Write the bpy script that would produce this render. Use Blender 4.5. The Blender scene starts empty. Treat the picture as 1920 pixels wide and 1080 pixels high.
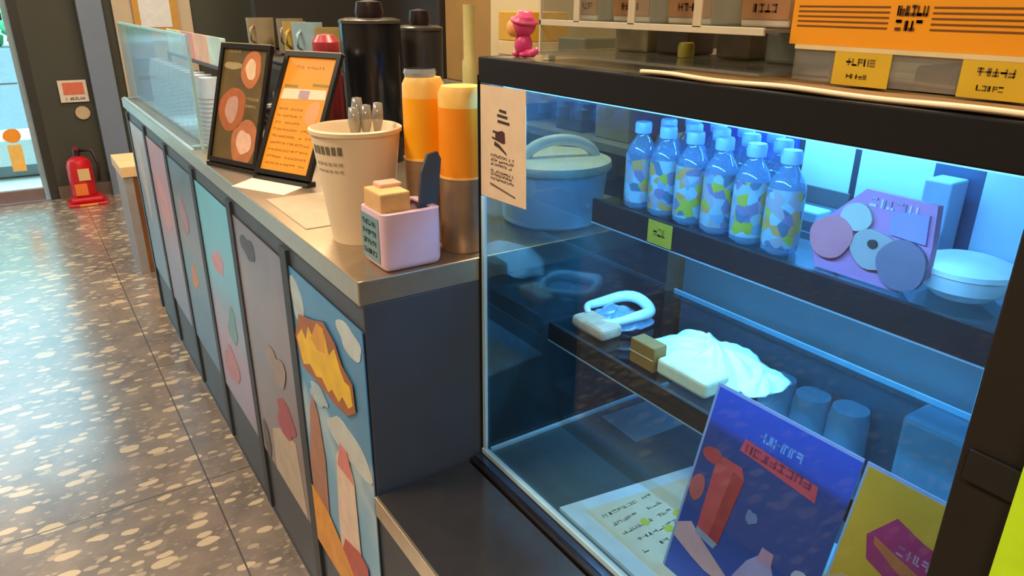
import bpy, bmesh, math, random
from mathutils import Vector, Matrix
S = bpy.context.scene
COL = S.collection
rnd = random.Random(7)

# ------------------------------------------------------------ camera
cam_d = bpy.data.cameras.new('camera'); cam = bpy.data.objects.new('camera', cam_d); COL.objects.link(cam)
yaw, pitch, roll = (math.radians(a) for a in (33.8347, -21.6549, 0.4328))
fw = Vector((math.sin(yaw)*math.cos(pitch), math.cos(yaw)*math.cos(pitch), math.sin(pitch)))
rt = Vector((math.cos(yaw), -math.sin(yaw), 0)); up = rt.cross(fw)
r2 = rt*math.cos(roll)+up*math.sin(roll); u2 = -rt*math.sin(roll)+up*math.cos(roll)
M = Matrix((r2, u2, -fw)).transposed().to_4x4(); M.translation = (-0.3523, -0.9123, 1.3222)
cam.matrix_world = M
cam_d.sensor_width = 36; cam_d.lens = 1351.05/1920*36; cam_d.clip_start = 0.02; cam_d.clip_end = 100
S.camera = cam

# ------------------------------------------------------------ light
S.view_settings.view_transform = 'Standard'; S.view_settings.look = 'None'
S.view_settings.exposure = 0.0; S.view_settings.gamma = 1; S.view_settings.use_curve_mapping = False
W = bpy.data.worlds.new('world'); S.world = W; W.use_nodes = True
W.node_tree.nodes['Background'].inputs[0].default_value = (0.60, 0.80, 1.0, 1)
W.node_tree.nodes['Background'].inputs[1].default_value = 6.5

def area(name, loc, size, power, color, target=None, sizey=None):
    d = bpy.data.lights.new(name, 'AREA'); d.energy = power; d.color = color; d.size = size
    if sizey: d.shape = 'RECTANGLE'; d.size_y = sizey
    o = bpy.data.objects.new(name, d); COL.objects.link(o); o.location = loc
    if target is not None:
        zz = (Vector(loc)-Vector(target)).normalized(); yy = Vector((0, 1, 0)); xx = yy.cross(zz).normalized(); yy = zz.cross(xx)
        o.rotation_euler = Matrix((xx, yy, zz)).transposed().to_euler()
    return o
WARM = (1.0, 0.78, 0.52)
NEUT = (1.0, 0.86, 0.70)
CEIL = [(-1.1, 0.6), (-1.1, 2.6), (0.9, 0.4), (0.9, 2.3), (0.9, 4.0), (-0.9, -1.6)]
CEILP = [46, 44, 50, 46, 34, 30]
for (x, y), pw in zip(CEIL, CEILP):
    area('ceiling_lamp_light', (x, y, 2.74), 0.5, pw, WARM if x > 0 else NEUT, (x, y, 0))
# blue-white strips inside the case: one under the top frame, one under the near end of the top
area('case_light', (0.226, -0.36, 1.238), 0.015, 6.5, (0.13, 0.48, 1.0), (0.38, -0.36, 0.6), 0.66)
area('case_light', (0.60, -0.40, 1.238), 0.02, 4.0, (0.13, 0.48, 1.0), (0.60, -0.45, 0.6), 0.5)
area('case_light', (0.425, -0.37, 0.992), 0.012, 2.6, (0.16, 0.56, 1.0), (0.36, -0.37, 0.6), 0.66)  # added strip under the upper shelf rail, there to brighten the lower case

# ------------------------------------------------------------ materials
def lin(h):
    h = h.lstrip('#'); c = [int(h[i:i+2], 16)/255 for i in (0, 2, 4)]
    return tuple(((v+0.055)/1.055)**2.4 if v > 0.04045 else v/12.92 for v in c)+(1,)
MATS = {}
def mat(name, col, rough=0.5, metal=0.0, var=0.06, scale=30, bump=0.0, emis=0, alpha=1, trans=0, coat=0, spec=None):
    if name in MATS: return MATS[name]
    m = bpy.data.materials.new(name); m.use_nodes = True; nt = m.node_tree; b = nt.nodes['Principled BSDF']
    tc = nt.nodes.new('ShaderNodeTexCoord'); n = nt.nodes.new('ShaderNodeTexNoise'); n.inputs['Scale'].default_value = scale
    n.inputs['Detail'].default_value = 3
    nt.links.new(tc.outputs['Object'], n.inputs['Vector'])
    r = nt.nodes.new('ShaderNodeValToRGB'); c = lin(col)
    r.color_ramp.elements[0].position = 0.3; r.color_ramp.elements[1].position = 0.7
    r.color_ramp.elements[0].color = tuple(max(0, v*(1-var)) for v in c[:3])+(1,)
    r.color_ramp.elements[1].color = tuple(min(1, v*(1+var)) for v in c[:3])+(1,)
    nt.links.new(n.outputs[0], r.inputs[0]); nt.links.new(r.outputs[0], b.inputs['Base Color'])
    b.inputs['Roughness'].default_value = rough; b.inputs['Metallic'].default_value = metal
    if trans: b.inputs['Transmission Weight'].default_value = trans
    if coat: b.inputs['Coat Weight'].default_value = coat
    if spec is not None: b.inputs['Specular IOR Level'].default_value = spec
    if alpha < 1: b.inputs['Alpha'].default_value = alpha
    if emis:
        nt.links.new(r.outputs[0], b.inputs['Emission Color']); b.inputs['Emission Strength'].default_value = emis
    if bump:
        bp = nt.nodes.new('ShaderNodeBump'); bp.inputs['Strength'].default_value = bump
        nt.links.new(n.outputs[0], bp.inputs['Height']); nt.links.new(bp.outputs[0], b.inputs['Normal'])
    MATS[name] = m; return m

def pane_mat(name, tint, refl=1.0, rough=0.0, haze=0.0, hazecol='#ffffff'):
    if name in MATS: return MATS[name]
    m = bpy.data.materials.new(name); m.use_nodes = True; nt = m.node_tree; nt.nodes.clear()
    out = nt.nodes.new('ShaderNodeOutputMaterial')
    t = nt.nodes.new('ShaderNodeBsdfTransparent'); t.inputs[0].default_value = lin(tint)
    g = nt.nodes.new('ShaderNodeBsdfGlossy'); g.inputs['Roughness'].default_value = rough
    # thin-pane reflectance (Schlick), the same from either side of the pane
    lw = nt.nodes.new('ShaderNodeLayerWeight'); lw.inputs['Blend'].default_value = .5
    pw = nt.nodes.new('ShaderNodeMath'); pw.operation = 'POWER'; pw.inputs[1].default_value = 5
    nt.links.new(lw.outputs['Facing'], pw.inputs[0])
    f = nt.nodes.new('ShaderNodeMath'); f.operation = 'MULTIPLY_ADD'; f.inputs[1].default_value = .96; f.inputs[2].default_value = .04
    nt.links.new(pw.outputs[0], f.inputs[0])
    mu = nt.nodes.new('ShaderNodeMath'); mu.operation = 'MULTIPLY'; mu.inputs[1].default_value = refl; mu.use_clamp = True
    mx = nt.nodes.new('ShaderNodeMixShader')
    nt.links.new(f.outputs[0], mu.inputs[0]); nt.links.new(mu.outputs[0], mx.inputs[0])
    last = t.outputs[0]
    if haze:
        d = nt.nodes.new('ShaderNodeBsdfDiffuse'); d.inputs[0].default_value = lin(hazecol)
        m2 = nt.nodes.new('ShaderNodeMixShader'); m2.inputs[0].default_value = haze
        nt.links.new(t.outputs[0], m2.inputs[1]); nt.links.new(d.outputs[0], m2.inputs[2]); last = m2.outputs[0]
    nt.links.new(last, mx.inputs[1]); nt.links.new(g.outputs[0], mx.inputs[2]); nt.links.new(mx.outputs[0], out.inputs[0])
    MATS[name] = m; return m

def print_mat(name, stops, axis='Z', warp=0.15, scale=8, rough=0.35, lo=0.0, hi=1.0):
    """printed artwork: colour bands along an axis of the object with a noisy border (ink, not light)"""
    if name in MATS: return MATS[name]
    m = bpy.data.materials.new(name); m.use_nodes = True; nt = m.node_tree; b = nt.nodes['Principled BSDF']
    tc = nt.nodes.new('ShaderNodeTexCoord'); sp = nt.nodes.new('ShaderNodeSeparateXYZ'); n = nt.nodes.new('ShaderNodeTexNoise')
    n.inputs['Scale'].default_value = scale; n.inputs['Detail'].default_value = 2
    nt.links.new(tc.outputs['Object'], n.inputs['Vector']); nt.links.new(tc.outputs['Object'], sp.inputs[0])
    mr = nt.nodes.new('ShaderNodeMapRange'); mr.inputs[1].default_value = lo; mr.inputs[2].default_value = hi
    nt.links.new(sp.outputs[axis], mr.inputs[0])
    a = nt.nodes.new('ShaderNodeMath'); a.operation = 'MULTIPLY_ADD'; a.inputs[1].default_value = warp*2
    nt.links.new(n.outputs[0], a.inputs[0]); 
    s = nt.nodes.new('ShaderNodeMath'); s.operation = 'SUBTRACT'; s.inputs[1].default_value = warp
    nt.links.new(mr.outputs[0], a.inputs[2]); nt.links.new(a.outputs[0], s.inputs[0])
    r = nt.nodes.new('ShaderNodeValToRGB')
    while len(r.color_ramp.elements) < len(stops): r.color_ramp.elements.new(0.5)
    for e, (p, c) in zip(r.color_ramp.elements, stops): e.position = p
    for e, (p, c) in zip(r.color_ramp.elements, stops): e.color = lin(c)
    nt.links.new(s.outputs[0], r.inputs[0]); nt.links.new(r.outputs[0], b.inputs['Base Color'])
    b.inputs['Roughness'].default_value = rough
    MATS[name] = m; return m

def terrazzo():
    m = bpy.data.materials.new('terrazzo'); m.use_nodes = True; nt = m.node_tree; b = nt.nodes['Principled BSDF']
    N = nt.nodes.new; L = nt.links.new
    tc = N('ShaderNodeTexCoord')
    base = N('ShaderNodeTexNoise'); base.inputs['Scale'].default_value = 9; base.inputs['Detail'].default_value = 5
    L(tc.outputs['Object'], base.inputs['Vector'])
    br = N('ShaderNodeValToRGB'); br.color_ramp.elements[0].color = lin('#75665a'); br.color_ramp.elements[1].color = lin('#94806d')
    br.color_ramp.elements[0].position = .35; br.color_ramp.elements[1].position = .7
    L(base.outputs[0], br.inputs[0]); col = br.outputs[0]
    # warp the coordinates so chips are irregular
    wn = N('ShaderNodeTexNoise'); wn.inputs['Scale'].default_value = 30; L(tc.outputs['Object'], wn.inputs['Vector'])
    vm = N('ShaderNodeVectorMath'); vm.operation = 'MULTIPLY_ADD'; vm.inputs[1].default_value = (.012, .012, 0)
    L(wn.outputs['Color'], vm.inputs[0]); L(tc.outputs['Object'], vm.inputs[2])
    for sc, thr, keep, c in ((60, .33, .5, '#93816f'), (34, .30, .40, '#b8a286'), (20, .29, .50, '#d6be98'), (12, .24, .13, '#cdb48b')):
        mp = N('ShaderNodeMapping'); mp.inputs['Rotation'].default_value = (0, 0, .35); mp.inputs['Scale'].default_value = (.62, 1.25, 1)
        L(vm.outputs[0], mp.inputs[0])
        v = N('ShaderNodeTexVoronoi'); v.inputs['Scale'].default_value = sc; v.inputs['Randomness'].default_value = 1
        v.voronoi_dimensions = '2D'
        L(mp.outputs[0], v.inputs['Vector'])
        sep = N('ShaderNodeSeparateColor'); L(v.outputs['Color'], sep.inputs[0])
        k = N('ShaderNodeMath'); k.operation = 'LESS_THAN'; k.inputs[1].default_value = keep; L(sep.outputs[0], k.inputs[0])
        th = N('ShaderNodeMath'); th.operation = 'MULTIPLY'; th.inputs[1].default_value = thr*1.4; L(sep.outputs[1], th.inputs[0])
        d = N('ShaderNodeMath'); d.operation = 'LESS_THAN'; L(v.outputs['Distance'], d.inputs[0]); L(th.outputs[0], d.inputs[1])
        mu = N('ShaderNodeMath'); mu.operation = 'MULTIPLY'; L(k.outputs[0], mu.inputs[0]); L(d.outputs[0], mu.inputs[1])
        mx = N('ShaderNodeMix'); mx.data_type = 'RGBA'; L(mu.outputs[0], mx.inputs[0]); L(col, mx.inputs[6]); mx.inputs[7].default_value = lin(c)
        col = mx.outputs[2]
    # tile joints
    bt = N('ShaderNodeTexBrick'); bt.offset = 0; bt.inputs['Scale'].default_value = 1; bt.inputs['Mortar Size'].default_value = .0022
    bt.inputs['Brick Width'].default_value = .84; bt.inputs['Row Height'].default_value = .84
    bt.inputs['Mortar Smooth'].default_value = 0
    mp = N('ShaderNodeMapping'); mp.inputs['Location'].default_value = (.95, .62, 0); L(tc.outputs['Object'], mp.inputs[0]); L(mp.outputs[0], bt.inputs['Vector'])
    mx = N('ShaderNodeMix'); mx.data_type = 'RGBA'; L(bt.outputs['Fac'], mx.inputs[0]); L(col, mx.inputs[6]); mx.inputs[7].default_value = lin('#3a322e')
    L(mx.outputs[2], b.inputs['Base Color'])
    b.inputs['Roughness'].default_value = .30; b.inputs['Specular IOR Level'].default_value = 1.0
    b.inputs['Coat Weight'].default_value = 1.0; b.inputs['Coat Roughness'].default_value = .22; b.inputs['Coat IOR'].default_value = 2.0
    return m

# ------------------------------------------------------------ mesh helpers
def tag(o, label=None, cat=None, group=None, kind=None):
    if label: o['label'] = label
    if cat: o['category'] = cat
    if group: o['group'] = group
    if kind: o['kind'] = kind
    return o
def thing(name, loc, label, cat, group=None, rz=0):
    o = bpy.data.objects.new(name, None); o.empty_display_size = .02; COL.objects.link(o)
    o.location = loc; o.rotation_euler = (0, 0, rz)
    return tag(o, label, cat, group)
def link(name, bm, m, parent=None, smooth=False, loc=None):
    me = bpy.data.meshes.new(name); bmesh.ops.recalc_face_normals(bm, faces=bm.faces)
    if smooth:
        for f in bm.faces: f.smooth = True
    bm.to_mesh(me); bm.free(); me.materials.append(m)
    o = bpy.data.objects.new(name, me); COL.objects.link(o)
    if parent: o.parent = parent
    if loc is not None: o.location = loc
    return o
def bm_box(bm, a, b, bev=0, seg=2):
    n = bmesh.new(); bmesh.ops.create_cube(n, size=1)
    for v in n.verts:
        v.co = Vector(((a[0]+b[0])/2+v.co.x*(b[0]-a[0]), (a[1]+b[1])/2+v.co.y*(b[1]-a[1]), (a[2]+b[2])/2+v.co.z*(b[2]-a[2])))
    if bev: bmesh.ops.bevel(n, geom=n.edges[:], offset=bev, segments=seg, affect='EDGES', profile=.5)
    me = bpy.data.meshes.new('t'); n.to_mesh(me); n.free(); bm.from_mesh(me); bpy.data.meshes.remove(me)
def box(name, a, b, m, parent=None, bev=.001, seg=2):
    bm = bmesh.new(); a2 = [min(p, q) for p, q in zip(a, b)]; b2 = [max(p, q) for p, q in zip(a, b)]
    bm_box(bm, a2, b2, bev, seg); return link(name, bm, m, parent)
def wbox(name, a, b, m, bev=.001, **kw):
    """a thing that is one mesh, origin at its base centre"""
    a2 = [min(p, q) for p, q in zip(a, b)]; b2 = [max(p, q) for p, q in zip(a, b)]
    c = Vector(((a2[0]+b2[0])/2, (a2[1]+b2[1])/2, a2[2])); bm = bmesh.new()
    bm_box(bm, Vector(a2)-c, Vector(b2)-c, bev); o = link(name, bm, m, None, loc=c); return tag(o, **kw)
def bm_lathe(bm, prof, c=(0, 0), n=40):
    rings = []
    for r, z in prof:
        if r < 1e-6: rings.append([bm.verts.new((c[0], c[1], z))])
        else: rings.append([bm.verts.new((c[0]+r*math.cos(2*math.pi*i/n), c[1]+r*math.sin(2*math.pi*i/n), z)) for i in range(n)])
    for A, B in zip(rings, rings[1:]):
        for i in range(n):
            j = (i+1) % n
            if len(A) == 1 and len(B) == 1: continue
            if len(A) == 1: bm.faces.new((A[0], B[i], B[j]))
            elif len(B) == 1: bm.faces.new((A[i], A[j], B[0]))
            else: bm.faces.new((A[i], A[j], B[j], B[i]))
def lathe(name, prof, m, parent=None, c=(0, 0), n=40):
    bm = bmesh.new(); bm_lathe(bm, prof, c, n); o = link(name, bm, m, parent, smooth=True)
    md = o.modifiers.new('e', 'EDGE_SPLIT'); md.split_angle = math.radians(35); return o
def bm_tube(bm, pts, r, n=10):
    pts = [Vector(p) for p in pts]; rings = []
    for i, p in enumerate(pts):
        d = (pts[min(i+1, len(pts)-1)]-pts[max(i-1, 0)]).normalized()
        a = d.cross(Vector((0, 0, 1))); a = a.normalized() if a.length > 1e-3 else Vector((1, 0, 0)); b = d.cross(a)
        rr = r[i] if isinstance(r, (list, tuple)) else r
        rings.append([bm.verts.new(p+a*rr*math.cos(2*math.pi*k/n)+b*rr*math.sin(2*math.pi*k/n)) for k in range(n)])
    for A, B in zip(rings, rings[1:]):
        for k in range(n): bm.faces.new((A[k], A[(k+1) % n], B[(k+1) % n], B[k]))
    bm.faces.new(rings[0]); bm.faces.new(rings[-1])
def tube(name, pts, r, m, parent=None, n=10):
    bm = bmesh.new(); bm_tube(bm, pts, r, n); return link(name, bm, m, parent, smooth=True)
class Plane:
    """a flat frame: origin O, directions U, V (unit), normal N = side that is seen"""
    def __init__(s, O, U, V, N): s.O, s.U, s.V, s.N = Vector(O), Vector(U).normalized(), Vector(V).normalized(), Vector(N).normalized()
    def p(s, u, v, d=0): return s.O+s.U*u+s.V*v+s.N*d
def bm_poly(bm, pl, pts, t, d0=0):
    A = [bm.verts.new(pl.p(u, v, d0)) for u, v in pts]; B = [bm.verts.new(pl.p(u, v, d0+t)) for u, v in pts]
    bm.faces.new(A); bm.faces.new(B[::-1])
    for i in range(len(A)):
        j = (i+1) % len(A); bm.faces.new((A[i], A[j], B[j], B[i]))
def flat(name, pl, pts, t, m, parent=None, d0=0, smooth=False):
    bm = bmesh.new(); bm_poly(bm, pl, pts, t, d0)
    return link(name, bm, m, parent)
def rect(u0, v0, u1, v1): return [(u0, v0), (u1, v0), (u1, v1), (u0, v1)]
def blob(cu, cv, ru, rv, n=22, wob=0.12, seed=0, rot=0):
    R = random.Random(seed); ph = [R.uniform(0, 6.28) for _ in range(3)]; out = []
    for i in range(n):
        a = 2*math.pi*i/n; k = 1+wob*(math.sin(2*a+ph[0])+.6*math.sin(3*a+ph[1])+.4*math.sin(5*a+ph[2]))
        x, y = ru*k*math.cos(a), rv*k*math.sin(a)
        out.append((cu+x*math.cos(rot)-y*math.sin(rot), cv+x*math.sin(rot)+y*math.cos(rot)))
    return out
def marks(name, pl, u0, v0, w, h, n, m, parent, d0=0.0006, seed=1, t=.0003, bold=.22):
    """a line of small printed strokes (writing too soft in the photograph to read)"""
    R = random.Random(seed); bm = bmesh.new(); gw = w/n
    for i in range(n):
        x = u0+i*gw; g = gw*.82; s = h*bold
        if R.random() < .12 and n > 6: continue
        for k in range(3):
            q = R.random()
            if q < .5:
                y = v0+R.choice((0, .4, .78))*h; bm_poly(bm, pl, rect(x, y, x+g, y+s), t, d0)
            else:
                xx = x+R.choice((0, .4, .72))*g; bm_poly(bm, pl, rect(xx, v0, xx+g*.26, v0+h), t, d0)
    return link(name, bm, m, parent)
def copy_tree(o, parent=None):
    c = o.copy(); COL.objects.link(c); c.parent = parent
    for ch in list(o.children): copy_tree(ch, c)
    return c
def film(name, cx, cy, z, rx, ry, h, seed, m, parent=None, rot=0, ridges=7):
    R = random.Random(seed); bm = bmesh.new(); n, k = 64, 12
    ph = [R.uniform(0, 6.28) for _ in range(6)]; rings = []
    for j in range(k+1):
        t = j/k; ring = []
        for i in range(n):
            a = 2*math.pi*i/n
            ed = 1+.10*math.sin(2*a+ph[0])+.07*math.sin(3*a+ph[1])+.03*math.sin(9*a+ph[2])
            x = rx*t*ed*math.cos(a); y = ry*t*ed*math.sin(a)
            zz = h*(1-t**2.2)*(.8+.2*math.sin(a*2+ph[3]))+h*.14*t*math.sin(a*ridges+ph[4]+3*t)+h*.07*math.sin(a*17+ph[5]+7*t)*t
            xr = x*math.cos(rot)-y*math.sin(rot); yr = x*math.sin(rot)+y*math.cos(rot)
            ring.append(bm.verts.new((cx+xr, cy+yr, z+max(zz, .0012 if t > .97 else .002))))
        rings.append(ring)
    for A, B in zip(rings, rings[1:]):
        for i in range(n): bm.faces.new((A[i], A[(i+1) % n], B[(i+1) % n], B[i]))
    bmesh.ops.remove_doubles(bm, verts=bm.verts, dist=1e-5)
    o = link(name, bm, m, parent, smooth=True)
    md = o.modifiers.new('s', 'SOLIDIFY'); md.thickness = .0008; md.offset = 1
    return o
X, Y, Z = Vector((1, 0, 0)), Vector((0, 1, 0)), Vector((0, 0, 1))

# ------------------------------------------------------------ palette
steel = mat('brushed_steel', '#bcaa90', .34, .85, .05, 60)
steel_edge = mat('steel_edge', '#8d9299', .35, .7, .04)
slate = mat('slate_laminate', '#42474d', .5, 0, .05, 20)
slate_d = mat('slate_dark', '#30343a', .55, 0, .05, 20)
black = mat('black_trim', '#120d0b', .7, spec=.25)
black_g = mat('black_gloss', '#0c0c0e', .12)
glass = pane_mat('case_glass', '#e9f4f6', .6)
glass_side = pane_mat('case_end_glass', '#c3dbe3', 2.0, 0, .05, '#8fb0bc')
glass_shelf = pane_mat('shelf_glass', '#cfe4ea', 1.3)
acryl = pane_mat('clear_acrylic', '#eef2f0', 1.0, .03, .10, '#e8e4d8')
edge_blue = mat('glass_edge', '#bfe6f4', .25)
white = mat('white_plastic', '#e9e9e6', .4)
cream = mat('cream_paper', '#dcc7a2', .7)
ink = mat('dark_ink', '#3a2c28', .6)

# ============================================================ SETTING
def struct(name, a, b, m, bev=0): return wbox(name, a, b, m, bev, kind='structure')
fl = box('floor', (-3.2, -3.2, -.1), (3.2, 5.0, 0), terrazzo(), None, 0); tag(fl, kind='structure')
ol = mat('olive_black_wall', '#3a3b32', .6, 0, .05, 6)
struct('wall_far', (-.245, 5.0, 0), (3.2, 5.15, 2.8), ol)
struct('wall_far_left', (-3.2, 5.0, 0), (-2.15, 5.15, 2.8), ol)
struct('wall_far_over_door', (-2.15, 5.0, 2.3), (-.245, 5.15, 2.8), ol)
warmwall = mat('warm_wall', '#bfae93', .8, 0, .05, 6)
struct('wall_left', (-3.35, -3.2, 0), (-3.2, 5.15, 2.8), warmwall)
struct('wall_near', (-3.2, -3.35, 0), (3.2, -3.2, 2.8), warmwall)
darkwall = mat('dark_back_wall', '#1d1815', .7, 0, .1, 4)
struct('wall_back', (3.2, -3.35, 0), (3.35, 5.15, 2.8), mat('back_wall', '#6a5a45', .8, 0, .05, 6))
struct('ceiling', (-3.35, -3.35, 2.8), (3.35, 5.15, 2.95), mat('ceiling_paint', '#c9bfae', .9, 0, .04, 5))
struct('trim_pilaster', (.085, 4.93, 0), (.235, 5.0, 2.8), mat('blue_grey_pilaster', '#6c7a90', .5, 0, .05, 6))
struct('trim_kick', (-.245, 4.985, 0), (.085, 5.0, .09), mat('taupe_kick', '#6c5c52', .6))
# doorway of glass onto the street
alu = mat('door_metal', '#86706a', .35, .5)
dr = tag(bpy.data.objects.new('door_1', None), kind='structure'); COL.objects.link(dr); dr.location = (-1.2, 5.05, 0)
def d(a): return (a[0]+1.2, a[1]-5.05, a[2])
box('bottom_rail', d((-2.1, 5.03, .0)), d((-.33, 5.07, .085)), alu, dr)
box('door_frame', d((-.30, 5.0, 0)), d((-.245, 5.15, 2.3)), mat('door_post', '#2c2b27', .5), dr)
box('door_frame', d((-2.15, 5.0, 0)), d((-2.10, 5.15, 2.3)), mat('door_post', '#2c2b27', .5), dr)
box('threshold', d((-2.1, 4.98, 0)), d((-.3, 5.0, .012)), mat('threshold', '#8f8a94', .3, .6), dr)
box('pane', d((-2.1, 5.045, .085)), d((-.33, 5.055, 2.3)), pane_mat('door_glass', '#e8f6f4', .8), dr, 0)
box('mullion', d((-.335, 5.03, .0)), d((-.30, 5.07, 2.3)), mat('mullion', '#9bb4c0', .3, .3), dr)
box('handle_rail', d((-2.1, 5.0, 1.19)), d((-.34, 5.04, 1.235)), mat('handle_rail', '#3d3136', .4, .3), dr)
box('window_stripe', d((-2.1, 5.038, .79)), d((-.34, 5.044, .80)), mat('stripe_grey', '#6d8a92', .5), dr, 0)
# outside
struct('ground_outside', (-8, 5.15, -.1), (6, 14, -.01), mat('pavement', '#d8dcd8', .8, 0, .06, 3))
struct('facade_outside', (-8, 10.0, 0), (6, 10.3, 5), mat('pale_facade', '#c3d8dc', .8, 0, .12, 1.2))
b_ = thing('street_bench', (-1.0, 6.2, 0), 'pale low step bench outside the glass door', 'bench')
box('seat', (-1.3, -.3, .10), (1.3, .3, .30), mat('bench_pale', '#e8f4f2', .6), b_, .01)
box('base', (-1.2, -.22, 0), (1.2, .22, .10), mat('bench_base', '#8b9aa0', .6), b_, .01)
h_ = thing('street_planter', (-.8, 7.6, 0), 'green shrub in a long pale planter seen high through the door glass', 'planter')
box('trough', (-1.0, -.3, 0), (1.0, .3, .9), mat('trough', '#a9bcc4', .7), h_, .01)
bm = bmesh.new(); R = random.Random(3)
for i in range(60):
    c = Vector((R.uniform(-.9, .9), R.uniform(-.25, .25), R.uniform(.95, 1.3))); n = bmesh.ops.create_icosphere(bm, subdivisions=1, radius=R.uniform(.08, .14))
    bmesh.ops.translate(bm, verts=n['verts'], vec=c)
link('foliage', bm, mat('street_foliage', '#5fc58c', .8, 0, .4, 12), h_)
st = thing('door_sticker', (-.62, 5.02, .30), 'orange and yellow sticker low on the door glass', 'sticker')
pl = Plane((0, 0, 0), X, Z, -Y)
flat('badge', pl, blob(.18, .16, .055, .045, 24, .05), .002, mat('sticker_orange', '#f19a2c', .5), st)
flat('strip', pl, rect(.14, -.08, .22, .10), .002, mat('sticker_yellow', '#f0c46a', .5), st)

# ceiling lamps (out of frame, they light the room)
for k, (x, y) in enumerate(CEIL):
    wbox('ceiling_light_panel', (x-.27, y-.27, 2.76), (x+.27, y+.27, 2.80), mat('lamp_diffuser', '#fff0d8', .5, emis=1.5), .004,
         label='square ceiling light panel above the shop', cat='ceiling light', group='ceiling light panels')

# ============================================================ EXTINGUISHER, FAR WALL
e = thing('fire_extinguisher', (-.10, 4.80, .0), 'red fire extinguisher on a red stand by the dark pillar', 'fire extinguisher')
red = mat('extinguisher_red', '#c01a24', .3, 0, .05)
lathe('cylinder', [(0, .05), (.07, .05), (.078, .07), (.078, .26), (.065, .30), (.03, .325), (0, .33)], red, e)
lathe('valve', [(0, .32), (.022, .32), (.022, .37), (.012, .385), (0, .385)], mat('valve_dark', '#33151c', .4), e)
box('lever', (-.012, -.075, .375), (.012, .03, .392), mat('lever', '#7a1430', .4), e)
tube('hose', [(.02, 0, .36), (.09, -.01, .36), (.115, -.02, .27), (.10, -.03, .15)], .011, mat('hose', '#271418', .5), e)
flat('label', Plane((0, -.0795, 0), X, Z, -Y), rect(-.02, .17, .05, .25), .002, mat('ext_label', '#cdb07c', .6), e)
flat('tape', Plane((0, -.0795, 0), X, Z, -Y), rect(-.055, .07, .02, .15), .002, mat('ext_orange', '#e0702a', .6), e)
bm = bmesh.new(); bm_box(bm, (-.115, -.12, 0), (.13, .09, .02), .008); bm_box(bm, (-.09, -.10, .02), (.105, .07, .055), .012)
st_ = link('stand', bm, red, e)
flat('stand_plate', Plane((0, -.121, 0), X, Z, -Y), rect(-.05, .004, .06, .018), .002, mat('stand_plate', '#f08a3c', .5), e)
g = thing('wall_notice', (-.03, 4.99, .66), 'small square red and white notice on the dark wall above the fire extinguisher', 'sign')
pl = Plane((0, 0, 0), X, Z, -Y)
flat('backing', pl, rect(-.085, 0, .085, .145), .006, mat('notice_white', '#cfc3b4', .6), g)
flat('red_field', pl, rect(-.06, .05, .065, .13), .002, mat('notice_red', '#c9664a', .6), g, .006)
marks('small_writing', pl, -.06, .015, .125, .018, 8, ink, g, .006, 5, .001)
g = tag(link('round_notice', (lambda bm: (bm_poly(bm, Plane((0, 0, 0), X, Z, -Y), blob(0, 0, .045, .045, 24, 0), .005), bm)[1])(bmesh.new()), mat('round_tan', '#b7a283', .6), None, loc=(.0, 4.992, .585)),
        'small round tan notice between square notice and fire extinguisher', 'sign')
# framed picture and beige panel at far right of that wall
struct('trim_panel', (.30, 4.97, .6), (.80, 5.0, 2.8), mat('beige_panel', '#b5a68e', .7, 0, .05, 5))
pf = thing('wall_poster', (.56, 4.96, 1.05), 'yellow framed poster with white middle on the beige far wall', 'poster')
pl = Plane((0, 0, 0), X, Z, -Y)
flat('frame', pl, rect(-.14, 0, .15, .6), .012, mat('ochre_frame', '#b98a3c', .6), pf)
flat('print', pl, rect(-.10, .09, .10, .56), .003, mat('poster_white', '#cfd2d6', .6), pf, .012)

# cream topped wooden box behind the counter's far end
s_ = thing('wooden_stand', (.13, 3.2, 0), 'low wooden box stand with pale top at far end of the counter', 'stand')
wood = mat('brown_wood', '#7a4a20', .5, 0, .2, 10)
box('side_panel', (-.09, -.15, 0), (.16, -.13, .505), wood, s_)
box('front_panel', (-.13, -.15, 0), (-.09, .2, .505), mat('pale_panel', '#948d8c', .6), s_)
box('top', (-.14, -.16, .505), (.18, .21, .56), mat('pale_wood_top', '#dcb684', .5, 0, .08, 10), s_, .004)
box('side_panel', (-.09, .18, 0), (.16, .2, .505), wood, s_)

# ============================================================ COUNTER
CX = .62
c = thing('service_counter', (0, 0, 0), 'long dark slate service counter running back from the glass case', 'counter')
box('body', (.002, .002, .06), (CX, 2.45, .912), slate, c, .002)
box('plinth', (.012, .01, 0), (CX, 2.44, .06), slate_d, c, 0)
for k in range(6):   # raised edges between the printed panels
    y = .366+.405*k
    box('panel_divider', (-.006, y-.02, .06), (.003, y+.02, .90), slate_d, c, .001)
t = wbox('countertop', (-.004, .0012, .912), (CX+.01, 2.47, .95), steel, .002, label='long brushed steel countertop on the slate counter', cat='countertop')

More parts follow.
